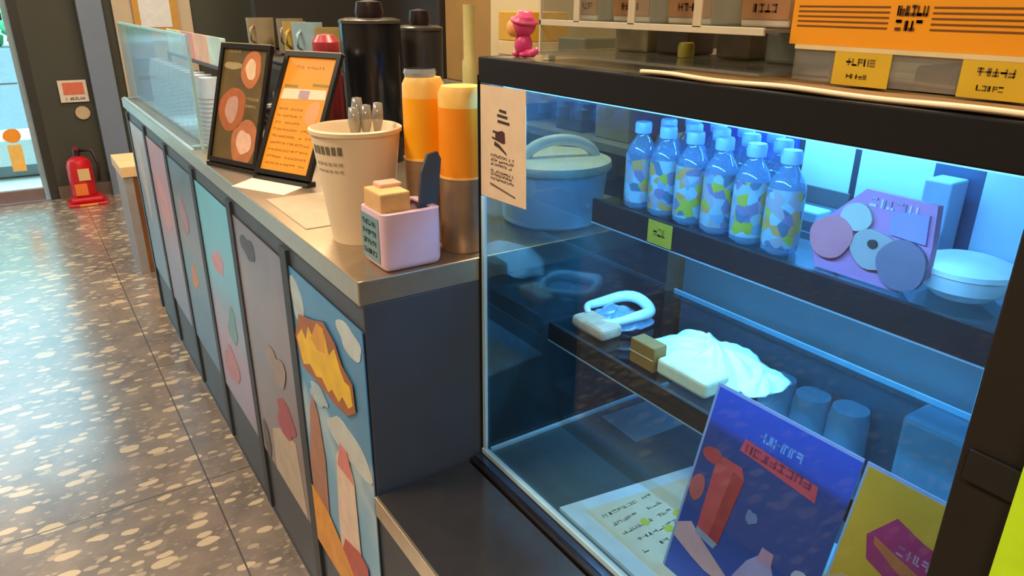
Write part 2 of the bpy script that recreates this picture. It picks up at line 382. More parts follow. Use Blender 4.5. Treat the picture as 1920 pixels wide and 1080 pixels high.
def front_panel(k, y0, y1, m, label, art=()):
    o = thing('printed_panel', (0, (y0+y1)/2, .25), label, 'panel', 'printed panels along the counter front')
    w = y1-y0; pl = Plane((-.0005, -w/2, 0), Y, Z, -X)
    z1 = .62
    flat('print_sheet', pl, rect(0, 0, w, z1), .002, m, o)
    for i, (nm, pts, col) in enumerate(art):
        flat(nm, pl, pts, .0006, mat('art_'+col.strip('#'), col, .5, 0, .12, 25), o, .002+.0003*i)
    return o
sky = print_mat('sky_print', [(0, '#5b8fb4'), (.35, '#6fa3c0'), (.5, '#9fb8c2'), (.6, '#4c86ad'), (1, '#3f7ca6')], warp=.30, scale=7, hi=.62)
front_panel(0, .004, .346, sky, 'sky-blue printed panel with yellow lettering nearest the glass case', [
    ('cloud', blob(.31, .56, .03, .05, 26, .15, 1), '#a9b9bd'), ('cloud', blob(.055, .585, .05, .025, 26, .15, 2), '#b5c0c0'),
    ('cloud', blob(.10, .37, .085, .04, 26, .15, 3), '#b9bdb6'), ('cloud', blob(.24, .40, .05, .02, 26, .2, 5), '#9fb3bc'),
    ('tower_art', [(.33, .05), (.25, .08), (.235, .26), (.25, .35), (.275, .385), (.30, .34), (.335, .20)], '#a4705a'),
    ('popsicle_art', [(.19, .02), (.08, .02), (.085, .30), (.108, .345), (.142, .345), (.165, .315), (.185, .17)], '#d6bba6'),
    ('popsicle_tip', [(.163, .295), (.086, .295), (.108, .352), (.142, .352)], '#cf7a72'),
    ('red_base', [(.20, .05), (.055, .03), (.05, .14), (.09, .15), (.16, .13)], '#b34a3c'),
    ('ground_art', [(.342, .14), (.25, .13), (.19, .10), (.12, .06), (.03, .09), (.0, .10), (0, 0), (.342, 0)], '#d8912c'),
    ('lettering_shadow', [(.335, .485), (.30, .54), (.23, .555), (.165, .575), (.115, .555), (.09, .525), (.05, .51), (.045, .462), (.085, .436), (.15, .43), (.23, .432), (.31, .43)], '#9b5a2a'),
    ('lettering', [(.325, .485), (.29, .515), (.27, .50), (.25, .535), (.225, .52), (.20, .545), (.165, .555), (.15, .52), (.12, .545), (.10, .515), (.085, .50), (.062, .502), (.055, .47), (.075, .455), (.10, .465), (.12, .445), (.15, .455), (.17, .44), (.20, .455), (.228, .444), (.26, .455), (.30, .438)], '#e0b41c'),
    ('lettering_top', [(.24, .515), (.20, .56), (.165, .562), (.17, .515), (.21, .505)], '#cf9526')])
front_panel(1, .392, .752, print_mat('mauve_print', [(0, '#8b7a72'), (.4, '#7b6a66'), (.7, '#857470'), (1, '#6f6163')], warp=.3, scale=6, hi=.62),
            'dull mauve printed panel with red and cream art, second from the glass case', [
    ('dark_figure', blob(.25, .57, .05, .03, 22, .2, 4), '#4d4750'), ('cream_art', [(.02, 0), (.25, .0), (.24, .12), (.15, .17), (.05, .18)], '#b3a28c'),
    ('red_art', blob(.11, .21, .07, .045, 22, .2, 5), '#9c4a52'), ('dark_art', blob(.31, .05, .03, .05, 22, .1, 6), '#5a5150'), ('pale_art', blob(.13, .33, .05, .05, 22, .3, 8), '#95857b')])
front_panel(2, .797, 1.155, print_mat('aqua_print', [(0, '#917c86'), (.3, '#a08390'), (.5, '#7f8fa0'), (.62, '#6aa3b4'), (1, '#62b0c6')], warp=.18, scale=9, hi=.62),
            'light blue to pink printed panel, third from the glass case', [
    ('pink_figure', blob(.20, .43, .06, .035, 22, .25, 9), '#c08f9a'), ('green_figure', blob(.13, .27, .05, .05, 22, .25, 10), '#6f9a9c'), ('rose_art', blob(.22, .12, .08, .06, 22, .2, 11), '#b07f88')])
front_panel(3, 1.202, 1.56, print_mat('teal_print', [(0, '#4d5a6a'), (.4, '#55707a'), (.6, '#806f70'), (1, '#4f6874')], warp=.3, scale=8, hi=.62),
            'dark teal printed panel with small orange art, fourth from the glass case', [
    ('orange_art', blob(.20, .26, .05, .045, 22, .2, 12), '#b98263'), ('pink_art', blob(.22, .45, .05, .07, 22, .2, 13), '#9b7b83')])
front_panel(4, 1.607, 1.965, print_mat('pink_print', [(0, '#6f6a78'), (.4, '#8d7480'), (.7, '#b0818a'), (1, '#a47884')], warp=.2, scale=8, hi=.62),
            'dusty pink printed panel, fifth from the glass case', [('rose_art', blob(.18, .40, .08, .10, 22, .2, 14), '#c08d8d')])
front_panel(5, 2.012, 2.37, print_mat('grey_print', [(0, '#5c6b80'), (.5, '#7c8798'), (1, '#a39b9c')], warp=.2, scale=8, hi=.62),
            'grey-blue printed panel at the far end of the counter', [('pale_art', blob(.20, .42, .07, .14, 22, .2, 15), '#b0a8a6')])

# low ledge in front of the case
lo = thing('steel_ledge_unit', (.10, -1.0, 0), 'low dark cabinet with steel ledge in front of the glass case', 'cabinet')
box('cabinet_body', (-.098, -.6, 0), (.0715, .998, .566), slate_d, lo, .001)
box('ledge_top', (-.102, -.6, .566), (.0715, .996, .584), mat('ledge_steel', '#6d6259', .22, .8, .08, 40), lo, .002)
box('front_corner_strip', (-.105, -.6, .548), (-.100, .996, .5845), mat('ledge_edge', '#b09a78', .3, .7), lo, .0005)

# ============================================================ GLASS CASE
XC, XB = .2012, .66
Y1 = -.74
dc = thing('display_case', (.43, -.37, 0), 'black framed glass display case with blue lit shelves', 'display case')
def q(p): return (p[0]-.43, p[1]+.37, p[2])
box('base_cabinet', q((XC, 0, 0)), q((XB, Y1, .555)), slate_d, dc)
box('base_frame', q((XC-.028, 0, .555)), q((XB, Y1, .590)), mat('case_base_black', '#1c1513', .3), dc, .003)
box('base_groove', q((XC-.018, -.004, .5895)), q((XC-.008, Y1, .5925)), mat('groove_steel', '#5f6a7c', .25, .8), dc, 0)
box('base_deck', q((XC, -.003, .588)), q((XB, Y1, .594)), mat('deck_dark', '#55666c', .2), dc, 0)
box('bottom_edge_strip', q((XC-.003, 0, .590)), q((XC+.006, Y1, .600)), edge_blue, dc, .001)
box('top_frame', q((XC-.003, 0, 1.2156)), q((XC+.014, -1.35, 1.2507)), black, dc, .002)
box('top_frame', q((XC, -.0, 1.2256)), q((XB, -.014, 1.2507)), black, dc, .002)
box('top_frame', q((XB-.014, -.0, 1.2156)), q((XB, Y1, 1.2507)), black, dc, .002)
box('top_glass', q((XC+.012, -.012, 1.243)), q((XB-.012, Y1, 1.2505)), pane_mat('top_glass', '#8f8d80', .8, .15, .7, '#8a7a62'), dc, 0)
box('front_glass', q((XC, -.004, .596)), q((XC+.004, Y1, 1.217)), glass, dc, 0)
box('end_glass', q((XC, -.006, .594)), q((XB, -.001, 1.226)), glass_side, dc, 0)
box('corner_edge', q((XC-.001, -.001, .596)), q((XC+.004, -.011, 1.05)), edge_blue, dc, .001)
box('corner_trim', q((XC-.004, .0008, .585)), q((XC+.001, -.0008, 1.2256)), black, dc, .0005)
box('end_bottom_strip', q((XC+.01, -.014, .594)), q((XB-.02, -.007, .601)), edge_blue, dc, .001)
# near end post
box('end_post', q((XC-.006, -.715, .56)), q((XB, -1.35, 1.2156)), mat('post_brown_black', '#241d15', .75, 0, .08, 14, spec=.25), dc, .002)
box('post_band', q((XC-.010, -.722, .985)), q((XC-.004, -1.35, 1.012)), mat('band_black', '#0b0b08', .5), dc, .001)
box('end_base', q((XC-.028, -.74, 0)), q((XB, -1.35, .56)), slate_d, dc)
# shelves
for (sx, zt, zb, back) in ((.4105, 1.0209, .9812, .625), (.3265, .817, .7842, .625)):
    s = box('shelf', q((sx, -.018, zt-.012)), q((back, -.72, zt-.004)), glass_shelf, dc, 0)
    box('shelf_rail', (sx-.43-.004, -.018+.37, zb), (sx-.43+.004, -.72+.37, zt-.0005), mat('rail_black', '#20242a', .35), s, .001)
    box('rail_edge', (sx-.43-.0045, -.018+.37, zb-.0018), (sx-.43+.0045, -.72+.37, zb), mat('rail_edge', '#a9bcc6', .3, .3), s, 0)
    box('back_edge', (back-.43-.003, -.018+.37, zt-.0125), (back-.43, -.72+.37, zt-.0035), edge_blue, s, 0)
# lamps inside, with an added tube under the upper shelf
led = mat('led_tube', '#7fc4ff', .4, emis=2.0)
box('lamp_tube', q((XC+.020, -.03, 1.210)), q((XC+.032, -.715, 1.2155)), led, dc, .001)
box('lamp_tube', q((.418, -.03, .9925)), q((.432, -.71, .9975)), led, dc, .001)  # made-up tube for the added light under the upper shelf rail
box('lamp_tube', q((.625, -.03, 1.217)), q((.64, -.70, 1.224)), led, dc, .001)
# rear sliding doors
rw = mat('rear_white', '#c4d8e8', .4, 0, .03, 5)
rd = mat('rear_frame', '#2d3c46', .4)
box('rear_pane', q((XB-.006, -.014, .594)), q((XB-.002, -.225, 1.2156)), pane_mat('rear_glass', '#7f9aa6', .8, .1, .25, '#5c7078'), dc, 0)
rdz0 = 1.0
def rear(y0, y1, z0, z1, m, nm='rear_panel', dx=0): box(nm, q((XB-.010-dx, y0, z0)), q((XB-.002-dx, y1, z1)), m, dc, .0005)
rear(-.232, -.316, rdz0, 1.2156, rw); rear(-.326, -.432, rdz0, 1.2156, rw); rear(-.496, -.72, rdz0, 1.2156, rw)
rear(-.222, -.232, rdz0, 1.2156, rd, 'rear_stile'); rear(-.316, -.326, rdz0, 1.2156, rd, 'rear_stile')
rear(-.432, -.496, rdz0, 1.2156, mat('rear_blue_dark', '#3a5a78', .3), 'rear_stile')
rear(-.225, -.321, 1.034, 1.060, mat('belt_dark', '#5b5f60', .5), 'rear_band', .004)
rear(-.225, -.72, .985, rdz0, rd, 'rear_rail')
rear(-.014, -.72, .594, .985, mat('rear_teal', '#6b8894', .45, 0, .15, 4), 'rear_lower_panel', .001)
rear(-.014, -.222, 1.085, 1.2156, mat('rear_header_blue', '#1c4fae', .3), 'rear_header', .005)

# things behind the lower shelf: white paper cups stacks, big white tub
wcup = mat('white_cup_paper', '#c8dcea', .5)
cs = thing('cup_stack', (.625, -.27, .594), 'white cup stack standing at the back of the case floor, leftmost', 'cup stack', 'white cup stacks at the back of the case')
lathe('cups', [(0, 0), (.034, 0), (.030, .12), (.027, .14), (0, .14)], wcup, cs)
for (y, s, l) in ((-.335, 1.0, 'white cup stack standing at the back of the case floor, middle one'), (-.40, 1.05, 'white cup stack standing at the back of the case floor, rightmost')):
    o = copy_tree(cs); o.location = (.625, y, .594); o.scale = (1, 1, s); o['label'] = l
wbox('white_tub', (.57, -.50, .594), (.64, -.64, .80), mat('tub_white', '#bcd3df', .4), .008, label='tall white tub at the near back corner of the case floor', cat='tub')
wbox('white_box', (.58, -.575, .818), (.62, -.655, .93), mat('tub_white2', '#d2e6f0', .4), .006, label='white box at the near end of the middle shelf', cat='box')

# notice on the glass
n_ = thing('glass_notice', (XC-.001, -.060, 1.052), 'cream paper notice taped inside the far corner of the glass case', 'notice')
pl = Plane((0, .056, 0), -Y, Z, -X)
flat('sheet', pl, [(0, 0), (.118, .004), (.114, .163), (0, .161)], .0008, mat('notice_cream', '#d9be9c', .7), n_)
wn = mat('wine_ink', '#4a1f28', .6)
for i, (a, w_, z) in enumerate(((.050, .018, .128), (.045, .026, .121), (.046, .030, .113))):
    flat('heading_bar', pl, [(a, z), (a+w_, z-.001), (a+w_, z+.003), (a, z+.004)], .0003, ink, n_, .0008)
flat('heading_block', pl, [(.040, .090), (.066, .086), (.064, .101), (.058, .103), (.040, .099)], .0003, wn, n_, .0008)
flat('heading_bar', pl, [(.032, .0895), (.062, .085), (.062, .0875), (.032, .092)], .0003, ink, n_, .0012)
flat('heading_bar', pl, [(.034, .098), (.050, .097), (.050, .100), (.034, .101)], .0003, ink, n_, .0012)
flat('heading_tail', pl, [(.037, .080), (.048, .078), (.070, .070), (.069, .073), (.050, .083), (.038, .086)], .0003, ink, n_, .0008)
for i, z in enumerate((.063, .057, .051, .041, .036, .030)):
    marks('text_line', pl, .028, z, .060, .0036, 14, mat('grey_ink', '#8f7a68', .6), n_, .0008, 20+i, bold=.4)
flat('text_bar', pl, [(.026, .021), (.092, .013), (.092, .0155), (.026, .0245)], .0003, mat('grey_ink2', '#6f5a4c', .6), n_, .0008)

# yellow price tag on upper shelf rail
p_ = thing('price_tag', (.4055, -.178, .983), 'small yellow price tag on the upper shelf rail', 'price tag')
pl = Plane((0, .025, 0), -Y, Z, -X)
ytag = mat('tag_yellow', '#b89228', .6)
flat('card', pl, rect(0, 0, .050, .036), .001, ytag, p_)
marks('text_line', pl, .012, .014, .026, .012, 3, mat('tag_ink', '#7c701c', .6), p_, .001, 4)

# ---- bottles
pet = pane_mat('clear_bottle', '#bcdcf0', 1.6, .05, .22, '#a8d0f0')
def label_mat(i):
    if ('bl%d' % i) in MATS: return MATS['bl%d' % i]
    m = bpy.data.materials.new('bottle_label'); m.use_nodes = True; nt = m.node_tree; b = nt.nodes['Principled BSDF']
    tc = nt.nodes.new('ShaderNodeTexCoord'); v = nt.nodes.new('ShaderNodeTexVoronoi'); v.inputs['Scale'].default_value = 75
    mp = nt.nodes.new('ShaderNodeMapping'); mp.inputs['Location'].default_value = (i*1.3, i*.7, 0)
    nt.links.new(tc.outputs['Object'], mp.inputs[0]); nt.links.new(mp.outputs[0], v.inputs['Vector'])
    sc = nt.nodes.new('ShaderNodeSeparateColor'); nt.links.new(v.outputs['Color'], sc.inputs[0])
    r = nt.nodes.new('ShaderNodeValToRGB'); r.color_ramp.interpolation = 'CONSTANT'
    cols = ['#8aa0a8', '#6f8fa8', '#a8a13c', '#9a8f95', '#7a6f8c', '#c08a52', '#8fa9b4', '#4f6a80']
    while len(r.color_ramp.elements) < len(cols): r.color_ramp.elements.new(.5)
    for j, (e, cc) in enumerate(zip(r.color_ramp.elements, cols)): e.position = j/len(cols)
    for j, (e, cc) in enumerate(zip(r.color_ramp.elements, cols)): e.color = lin(cc)
    nt.links.new(sc.outputs[0], r.inputs[0]); nt.links.new(r.outputs[0], b.inputs['Base Color']); b.inputs['Roughness'].default_value = .35
    MATS['bl%d' % i] = m; return m
def bottle(i, lab):
    o = thing('drink_bottle', (0, 0, 0), lab, 'bottle', 'drink bottles on the upper shelf')
    lathe('body', [(0, 0), (.020, 0), (.0235, .004), (.0235, .040), (.0215, .046), (.0235, .052), (.0235, .088), (.020, .098), (.012, .110), (.0095, .114), (.0095, .118), (0, .118)], pet, o, n=28)
    lathe('wrap_label', [(.0239, .010), (.0241, .012), (.0241, .084), (.0239, .086)], label_mat(i), o, n=28)
    lathe('cap', [(.0, .117), (.0125, .117), (.013, .119), (.013, .131), (.0115, .134), (0, .134)], mat('cap_blue_white', '#8fb6f0', .35), o, n=24)
    return o
protos = [bottle(0, ''), bottle(1, ''), bottle(2, '')]
ords = ['first', 'second', 'third', 'fourth', 'fifth', 'sixth']
ys = [-.083, -.137, -.191, -.245, -.299, -.353]
used = set()
for r, x in enumerate((.448, .503, .558)):
    for k, y in enumerate(ys[:6-r]):
        pi = (k+r) % 3; o = protos[pi] if pi not in used else copy_tree(protos[pi]); used.add(pi)
        o.location = (x, y, 1.0172); o.rotation_euler.z = rnd.uniform(0, 6)
        row = ('front row', 'middle row', 'back row')[r]
        o['label'] = 'clear drink bottle with patchy label, %s, %s from far end of the shelf' % (row, ords[k])

# ---- pouch, bowls on upper shelf
po = thing('snack_pouch', (.445, -.48, 1.0172), 'pink die-cut snack pouch with round coloured shapes on the upper shelf', 'snack pouch')
pl = Plane((0, 0, 0), -Y, (Z+X*.12), -X+Z*.12)
flat('pouch_body', pl, [(-.062, .0), (.045, .0), (.070, .025), (.068, .060), (.062, .104), (-.020, .106), (-.035, .09), (-.068, .055), (-.070, .02)], .012, mat('pouch_pink', '#c0789c', .35), po)
flat('rose_lobe', pl, blob(-.047, .042, .028, .026, 24, .04, 2), .006, mat('pouch_rose', '#d2737a', .4), po, .012)
flat('pale_lobe', pl, blob(-.022, .072, .019, .017, 24, .04, 3), .005, mat('pouch_pale', '#b9a99a', .4), po, .012)
flat('grey_lobe', pl, blob(.043, .032, .029, .028, 24, .04, 5), .006, mat('pouch_grey', '#7d6a78', .4), po, .012)
flat('cream_shape', pl, blob(.008, .040, .028, .024, 24, .06, 7), .005, mat('pouch_cream', '#a9968f', .4), po, .012)
flat('dark_spot', pl, blob(.006, .047, .006, .005, 18, .02, 6), .002, ink, po, .017)
flat('lilac_patch', pl, [(.02, .062), (.062, .06), (.058, .092), (.015, .088)], .003, mat('pouch_lilac', '#9b84b6', .4), po, .012)
marks('lettering', pl, -.012, .088, .060, .010, 6, mat('pouch_text', '#c9b5d0', .5), po, .0122, 9, .001, .3)
bo = thing('white_bowl', (.495, -.565, 1.0172), 'low round white bowl beside the pink pouch on the upper shelf', 'bowl')
lathe('bowl', [(0, 0), (.030, 0), (.045, .012), (.050, .032), (.047, .032), (.042, .014), (.028, .004), (0, .004)], white, bo)
lathe('lid', [(.0505, .030), (.0505, .036), (.035, .042), (0, .044)], white, bo)
b2 = thing('white_bowl', (.512, -.664, 1.0172), 'round white bowl nearest the black post on the upper shelf', 'bowl')
lathe('bowl', [(0, 0), (.030, 0), (.045, .012), (.047, .032), (.044, .032), (.040, .014), (.028, .004), (0, .004)], white, b2)
lathe('lid', [(.0475, .030), (.0475, .036), (.035, .042), (0, .044)], white, b2)
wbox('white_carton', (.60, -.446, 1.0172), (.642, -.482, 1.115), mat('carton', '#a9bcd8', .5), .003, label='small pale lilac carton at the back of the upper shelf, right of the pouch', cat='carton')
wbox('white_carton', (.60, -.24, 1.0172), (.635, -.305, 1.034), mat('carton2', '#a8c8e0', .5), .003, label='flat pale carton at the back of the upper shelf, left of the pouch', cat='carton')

# ---- wrapped food on lower shelf
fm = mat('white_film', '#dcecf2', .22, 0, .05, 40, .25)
fm_c = pane_mat('clear_film', '#b8dcf0', 2.2, .15, .45, '#9fcdea')
SH = .8135
a_ = thing('wrapped_pastry', (.41, -.075, SH), 'small pastry in clear blue-lit film, far end of the lower glass shelf', 'wrapped food')
bm = bmesh.new(); bm_box(bm, (-.062, -.052, 0), (-.016, .030, .022), .008, 3); link('pastry', bm, mat('pastry', '#cda98a', .6, 0, .2, 60), a_, smooth=False)
film('film', .015, 0, .002, .062, .050, .024, 5, fm_c, a_, .2)
bm = bmesh.new(); pts = []
for i in range(27):
    a = -2.75+i/26*5.6; pts.append((.020+.058*math.cos(a), .002+.047*math.sin(a), .022+.004*math.sin(3*a)))
bm_tube(bm, pts, [.005+.0055*math.sin(math.pi*i/26) for i in range(27)], 10); link('film_rim', bm, fm, a_, smooth=True)
b3 = thing('wrapped_sandwich', (.42, -.27, SH), 'brown boxed sandwich under white film, nearer one on the lower glass shelf', 'wrapped food')
box('brown_box', (-.075, .025, 0), (-.048, .075, .040), mat('crust_brown', '#9a6a30', .5, 0, .1, 40), b3, .002)
flat('box_seam', Plane((-.0755, .075, .02), -Y, Z, -X), rect(0, -.0008, .05, .0008), .0006, mat('seam', '#d8c090', .6), b3)
box('bread', (-.070, -.072, 0), (-.020, .024, .026), mat('bread_cream', '#dcd2a8', .7, 0, .1, 50), b3, .006, 3)
film('film', .012, -.005, .004, .070, .095, .044, 9, fm, b3, -.12, 9)
film('film_tail', .030, -.085, .002, .045, .035, .022, 12, fm, b3, .3, 6)

# ---- placard on case floor
pc = thing('floor_placard', (.30, -.30, .5945), 'white bordered cream menu card lying on the case floor', 'placard', rz=.0)
pl = Plane((0, 0, 0), X, Y, Z)
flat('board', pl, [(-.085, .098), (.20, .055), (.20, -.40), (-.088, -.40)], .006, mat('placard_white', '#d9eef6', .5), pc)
flat('card', pl, [(-.058, .070), (.15, .040), (.15, -.36), (-.062, -.36)], .001, mat('placard_cream', '#e8e2c4', .6), pc, .006)
gl = mat('placard_ink', '#a7a48c', .6); yl = mat('placard_yellow', '#d8d84a', .6)
for i in range(5): marks('text_line', pl, -.045+.0*i, .040-.022*i, .10, .006, 10, gl, pc, .007, 40+i)
for i, (u, v) in enumerate(((.0, .0), (.02, -.03), (.055, -.012), (.01, -.075), (.075, -.06))):
    flat('yellow_dot', pl, blob(u, v, .007, .007, 14, .1, i), .0003, yl, pc, .0075)
pcr = thing('paper_card', (.50, -.08, .5945), 'small plain card lying flat on the case floor near the far glass end', 'card')
flat('sheet', Plane((0, 0, 0), X, Y, Z), [(-.06, -.05), (.06, -.055), (.06, .045), (-.055, .05)], .001, mat('card_grey', '#7a9099', .5), pcr)

# ---- poster stands inside the case
def lean(y): return Plane((.262, y, .5952), -Y, Vector((.262, 0, .965)), Vector((-.965, 0, .262)))
bp = thing('blue_poster', (.262, -.38, .5952), 'blue poster with red tin and hand art, standing inside the glass', 'poster')
pl = Plane((0, 0, 0), -Y, Vector((.262, 0, .965)), Vector((-.965, 0, .262)))
HH = .276; WW = .199
flat('backing', pl, rect(-.004, 0, WW, HH+.002), .002, mat('acrylic_edge', '#8fa3d0', .3), bp)
flat('sheet', pl, rect(0, .001, WW, HH-.002), .0008, print_mat('blue_print', [(0, '#2a5ac8'), (.4, '#22418f'), (.7, '#1d3f80'), (.80, '#1b3c86'), (.84, '#1f50c8'), (1, '#1f52cc')], axis='Z', warp=.03, hi=HH*.965), bp, .002)
def art(nm, pts, col, d, par=bp, pl_=pl): flat(nm, pl_, pts, .0004, mat('pa_'+col.strip('#'), col, .45, 0, .1, 40), par, d)
art('red_band', [(.055, .212), (.165, .203), (.163, .222), (.058, .229)], '#c8485a', .0028)
marks('script', pl, .075, .236, .062, .012, 6, mat('script_blue', '#6aa0ee', .5), bp, .0028, 12)
marks('red_lettering', pl, .062, .2135, .095, .0105, 8, mat('script_red', '#8e2f55', .5), bp, .0032, 13)
art('tin', [(.030, .085), (.066, .082), (.074, .178), (.066, .192), (.036, .192), (.028, .182)], '#c24a52', .0028)
art('tin_shade', [(.050, .084), (.066, .082), (.074, .178), (.056, .182)], '#a8343c', .0031)
art('tin_cap', blob(.020, .186, .016, .010, 20, .05), '#b8404a', .0029)
art('side_fruit', blob(.012, .135, .012, .018, 20, .05), '#b65a5c', .0029)
art('tin_foot', [(.030, .078), (.062, .074), (.066, .083), (.030, .087)], '#9098b8', .0033)
art('hand', [(0, .075), (.02, .088), (.04, .076), (.075, .060), (.105, .047), (.100, .041), (.06, .040), (.035, .045), (.0, .055)], '#c9a0ac', .0032)
art('bottle_art', [(.095, 0), (.155, 0), (.157, .06), (.150, .09), (.140, .105), (.122, .105), (.110, .09), (.098, .06)], '#a596c8', .0029)
art('bottle_neck', [(.122, .10), (.142, .10), (.140, .118), (.124, .118)], '#b98cae', .0032)
art('bloom', blob(.178, .112, .010, .010, 18, .1, 3), '#a9aac0', .003)
art('bloom', blob(.098, .142, .007, .010, 18, .2, 4), '#6d7fae', .003)
art('bloom', blob(.176, .035, .013, .014, 18, .2, 4), '#9c94c4', .003)
yp = thing('yellow_poster', (.262, -.586, .5952), 'yellow poster with magenta speech shape, standing right of the blue poster', 'poster')
W2 = .126
flat('backing', pl, rect(-.003, 0, W2, HH+.002), .002, mat('acrylic_edge', '#8fa3d0', .3), yp)
flat('sheet', pl, rect(0, .001, W2, HH-.002), .0008, mat('poster_yellow', '#c49a2e', .45, 0, .10, 12), yp, .002)
def arty(nm, pts, col, d): art(nm, pts, col, d, yp)
arty('magenta_shape', [(.022, .205), (.045, .238), (.075, .228), (.12, .222), (.12, .150), (.06, .170), (.03, .180)], '#a02468', .0028)
arty('orange_stripe', [(.030, .208), (.060, .200), (.125, .184), (.125, .172), (.06, .186), (.032, .200)], '#b86a40', .0031)
marks('lettering', pl, .055, .203, .060, .010, 7, mat('lilac_text', '#b487b4', .5), yp, .0033, 15)
arty('pale_art', blob(.06, .12, .05, .045, 22, .15, 8), '#b79a78', .0028)
arty('pale_art', blob(.01, .10, .02, .04, 22, .15, 9), '#b89a80', .003)
arty('brown_art', blob(.035, .125, .014, .008, 22, .15, 9), '#6a3c2c', .0032)

# ---- lime sign on the post
ls = thing('lime_sign', (XC-.014, -.83, .75), 'lime yellow-green sign board on the black post at the near end', 'sign')
pl2 = Plane((0, .070, 0), -Y, Z, -X)
flat('board', pl2, rect(0, 0, .14, .50), .004, mat('lime', '#c6f018', .5, emis=0), ls)
marks('writing', pl2, .050, .155, .07, .028, 3, ink, ls, .004, 2, .0006, .18)
marks('writing', pl2, .045, .115, .08, .022, 4, ink, ls, .004, 7, .0006, .18)

# ============================================================ ON TOP OF THE CASE
ZT = 1.2508
# paper mat with a wavy cream edge
bm = bmesh.new(); nn = 40; rows = []
for j in range(7):
    u = j/6; row = []
    for i in range(nn+1):
        v = i/nn; x = .204+.145*u+.0012*math.sin(v*21)*(1-u); y = -.325-.41*v+.015*u
        z = ZT+.0014+.0008*(1+math.sin(v*17+u*2))*(1-u)**2
        row.append(bm.verts.new((x-.28, y+.53, z-ZT)))
    rows.append(row)
for A, B in zip(rows, rows[1:]):
    for i in range(nn): bm.faces.new((A[i], A[i+1], B[i+1], B[i]))
pm = tag(link('paper_mat', bm, mat('kraft_mat', '#b98f60', .85, 0, .18, 12, spec=.15), None, smooth=True, loc=(.28, -.53, ZT)), 'peach brown paper mat with wavy cream edge lying on the case top', 'mat')
md = pm.modifiers.new('s', 'SOLIDIFY'); md.thickness = .001
pts = [(.2045+.0012*math.sin(i/nn*21)-.28, -.325-.41*i/nn+.53, .0030+.0008*(1+math.sin(i/nn*17))) for i in range(nn+1)]
tube('cream_border', pts, .0022, mat('cream_border', '#f4dcb0', .5), pm, 8)

# acrylic organiser with shelf, dividers and brown cartons
ao = thing('acrylic_organiser', (.322, -.28, ZT+.0), 'clear acrylic organiser with a shelf standing on the case top', 'organiser')
edge_c = mat('acrylic_edge_cream', '#c9b99a', .35)
def qa(p): return (p[0]-.322, p[1]+.28, p[2]-ZT)
AX0, AX1, AY0, AY1 = .236, .411, -.095, -.452
# stands on four low feet clear of the mat
for (x, y) in ((AX0+.01, AY0-.01), (AX1-.01, AY0-.01), (AX1-.01, AY1+.01)): box('foot', qa((x-.006, y-.006, ZT)), qa((x+.006, y+.006, ZT+.007)), edge_c, ao)
box('bottom_panel', qa((AX0, AY0, ZT+.007)), qa((AX1, AY1, ZT+.010)), acryl, ao, 0)
box('bottom_edge', qa((AX0, AY0, ZT+.0065)), qa((AX1, AY0-.003, ZT+.0105)), edge_c, ao, 0)
box('bottom_edge', qa((AX1-.003, AY0, ZT+.0065)), qa((AX1, AY1, ZT+.0105)), edge_c, ao, 0)
box('end_panel', qa((AX0, AY0, ZT+.010)), qa((AX1, AY0-.003, ZT+.16)), acryl, ao, 0)
box('end_edge', qa((AX0-.001, AY0, ZT+.010)), qa((AX0+.002, AY0-.0035, ZT+.16)), edge_c, ao, 0)
box('shelf_panel', qa((AX0, AY0, ZT+.046)), qa((AX1, AY1, ZT+.049)), acryl, ao, 0)
box('shelf_edge', qa((AX0-.001, AY0, ZT+.0435)), qa((AX0+.002, AY1, ZT+.0505)), edge_c, ao, .0005)
for y in (-.170, -.268, -.366):
    box('divider', qa((AX0, y, ZT+.049)), qa((AX1, y-.003, ZT+.15)), acryl, ao, 0)
    box('divider_edge', qa((AX0-.001, y+.003, ZT+.049)), qa((AX0+.001, y-.008, ZT+.15)), mat('divider_cream', '#c4b08c', .4), ao, 0)
kraft = mat('kraft_card', '#9a6a3c', .6, 0, .1, 30)
names = ['dull brown carton in the far compartment of the acrylic organiser', 'brown carton with a cream tag, second compartment of the organiser',
         'brown carton with dark lettering, third compartment of the organiser', 'brown carton nearest the orange box in the organiser']
for k, (y0, y1, zb) in enumerate(((-.108, -.150, .062), (-.180, -.245, .058), (-.275, -.340, .060), (-.380, -.440, .062))):
    o = thing('snack_carton', (.30, (y0+y1)/2, ZT+.0495), names[k], 'carton', 'brown cartons in the acrylic organiser')
    w = abs(y1-y0)
    box('carton_body', (-.012, -w/2, 0), (.045, w/2, .085), mat('carton_white', '#b5a58a', .6), o, .002)
    pk = Plane((-.0125, w/2, 0), -Y, Z, -X)
    flat('brown_label', pk, rect(.001, .0075, w-.001, .08), .0006, kraft, o)
    marks('lettering', pk, w*.25, .014, w*.5, .008, 4, mat('carton_ink', '#5c3418', .6), o, .0008, k, .0003)
# things on the lower level of the organiser
lower = [(-.120, -.185, '#a39068', 'pale tan packet on the lower level of the organiser, far end'), (-.200, -.255, '#5a4632', 'dark brown packet on the lower level of the organiser'),
         (-.300, -.350, '#6a5a46', 'brown grey packet on the lower level of the organiser'), (-.370, -.455, '#77786f', 'grey packet on the lower level of the organiser, nearest the orange box')]
for (y0, y1, cc, l) in lower:
    wbox('snack_packet', (.345, y0, ZT+.0104), (.395, y1, ZT+.044), mat('pk'+cc, cc, .5, 0, .15, 40), .004, label=l, cat='packet', group='packets on the lower level of the organiser')
yd = tag(lathe('yellow_pot', [(0, 0), (.009, 0), (.010, .004), (.010, .014), (.008, .017), (0, .017)], mat('yel_lid', '#a8962c', .5), None, n=24), 'small round yellow pot in the organiser between two brown packets', 'pot')
yd.location = (.33, -.268, ZT+.0104)

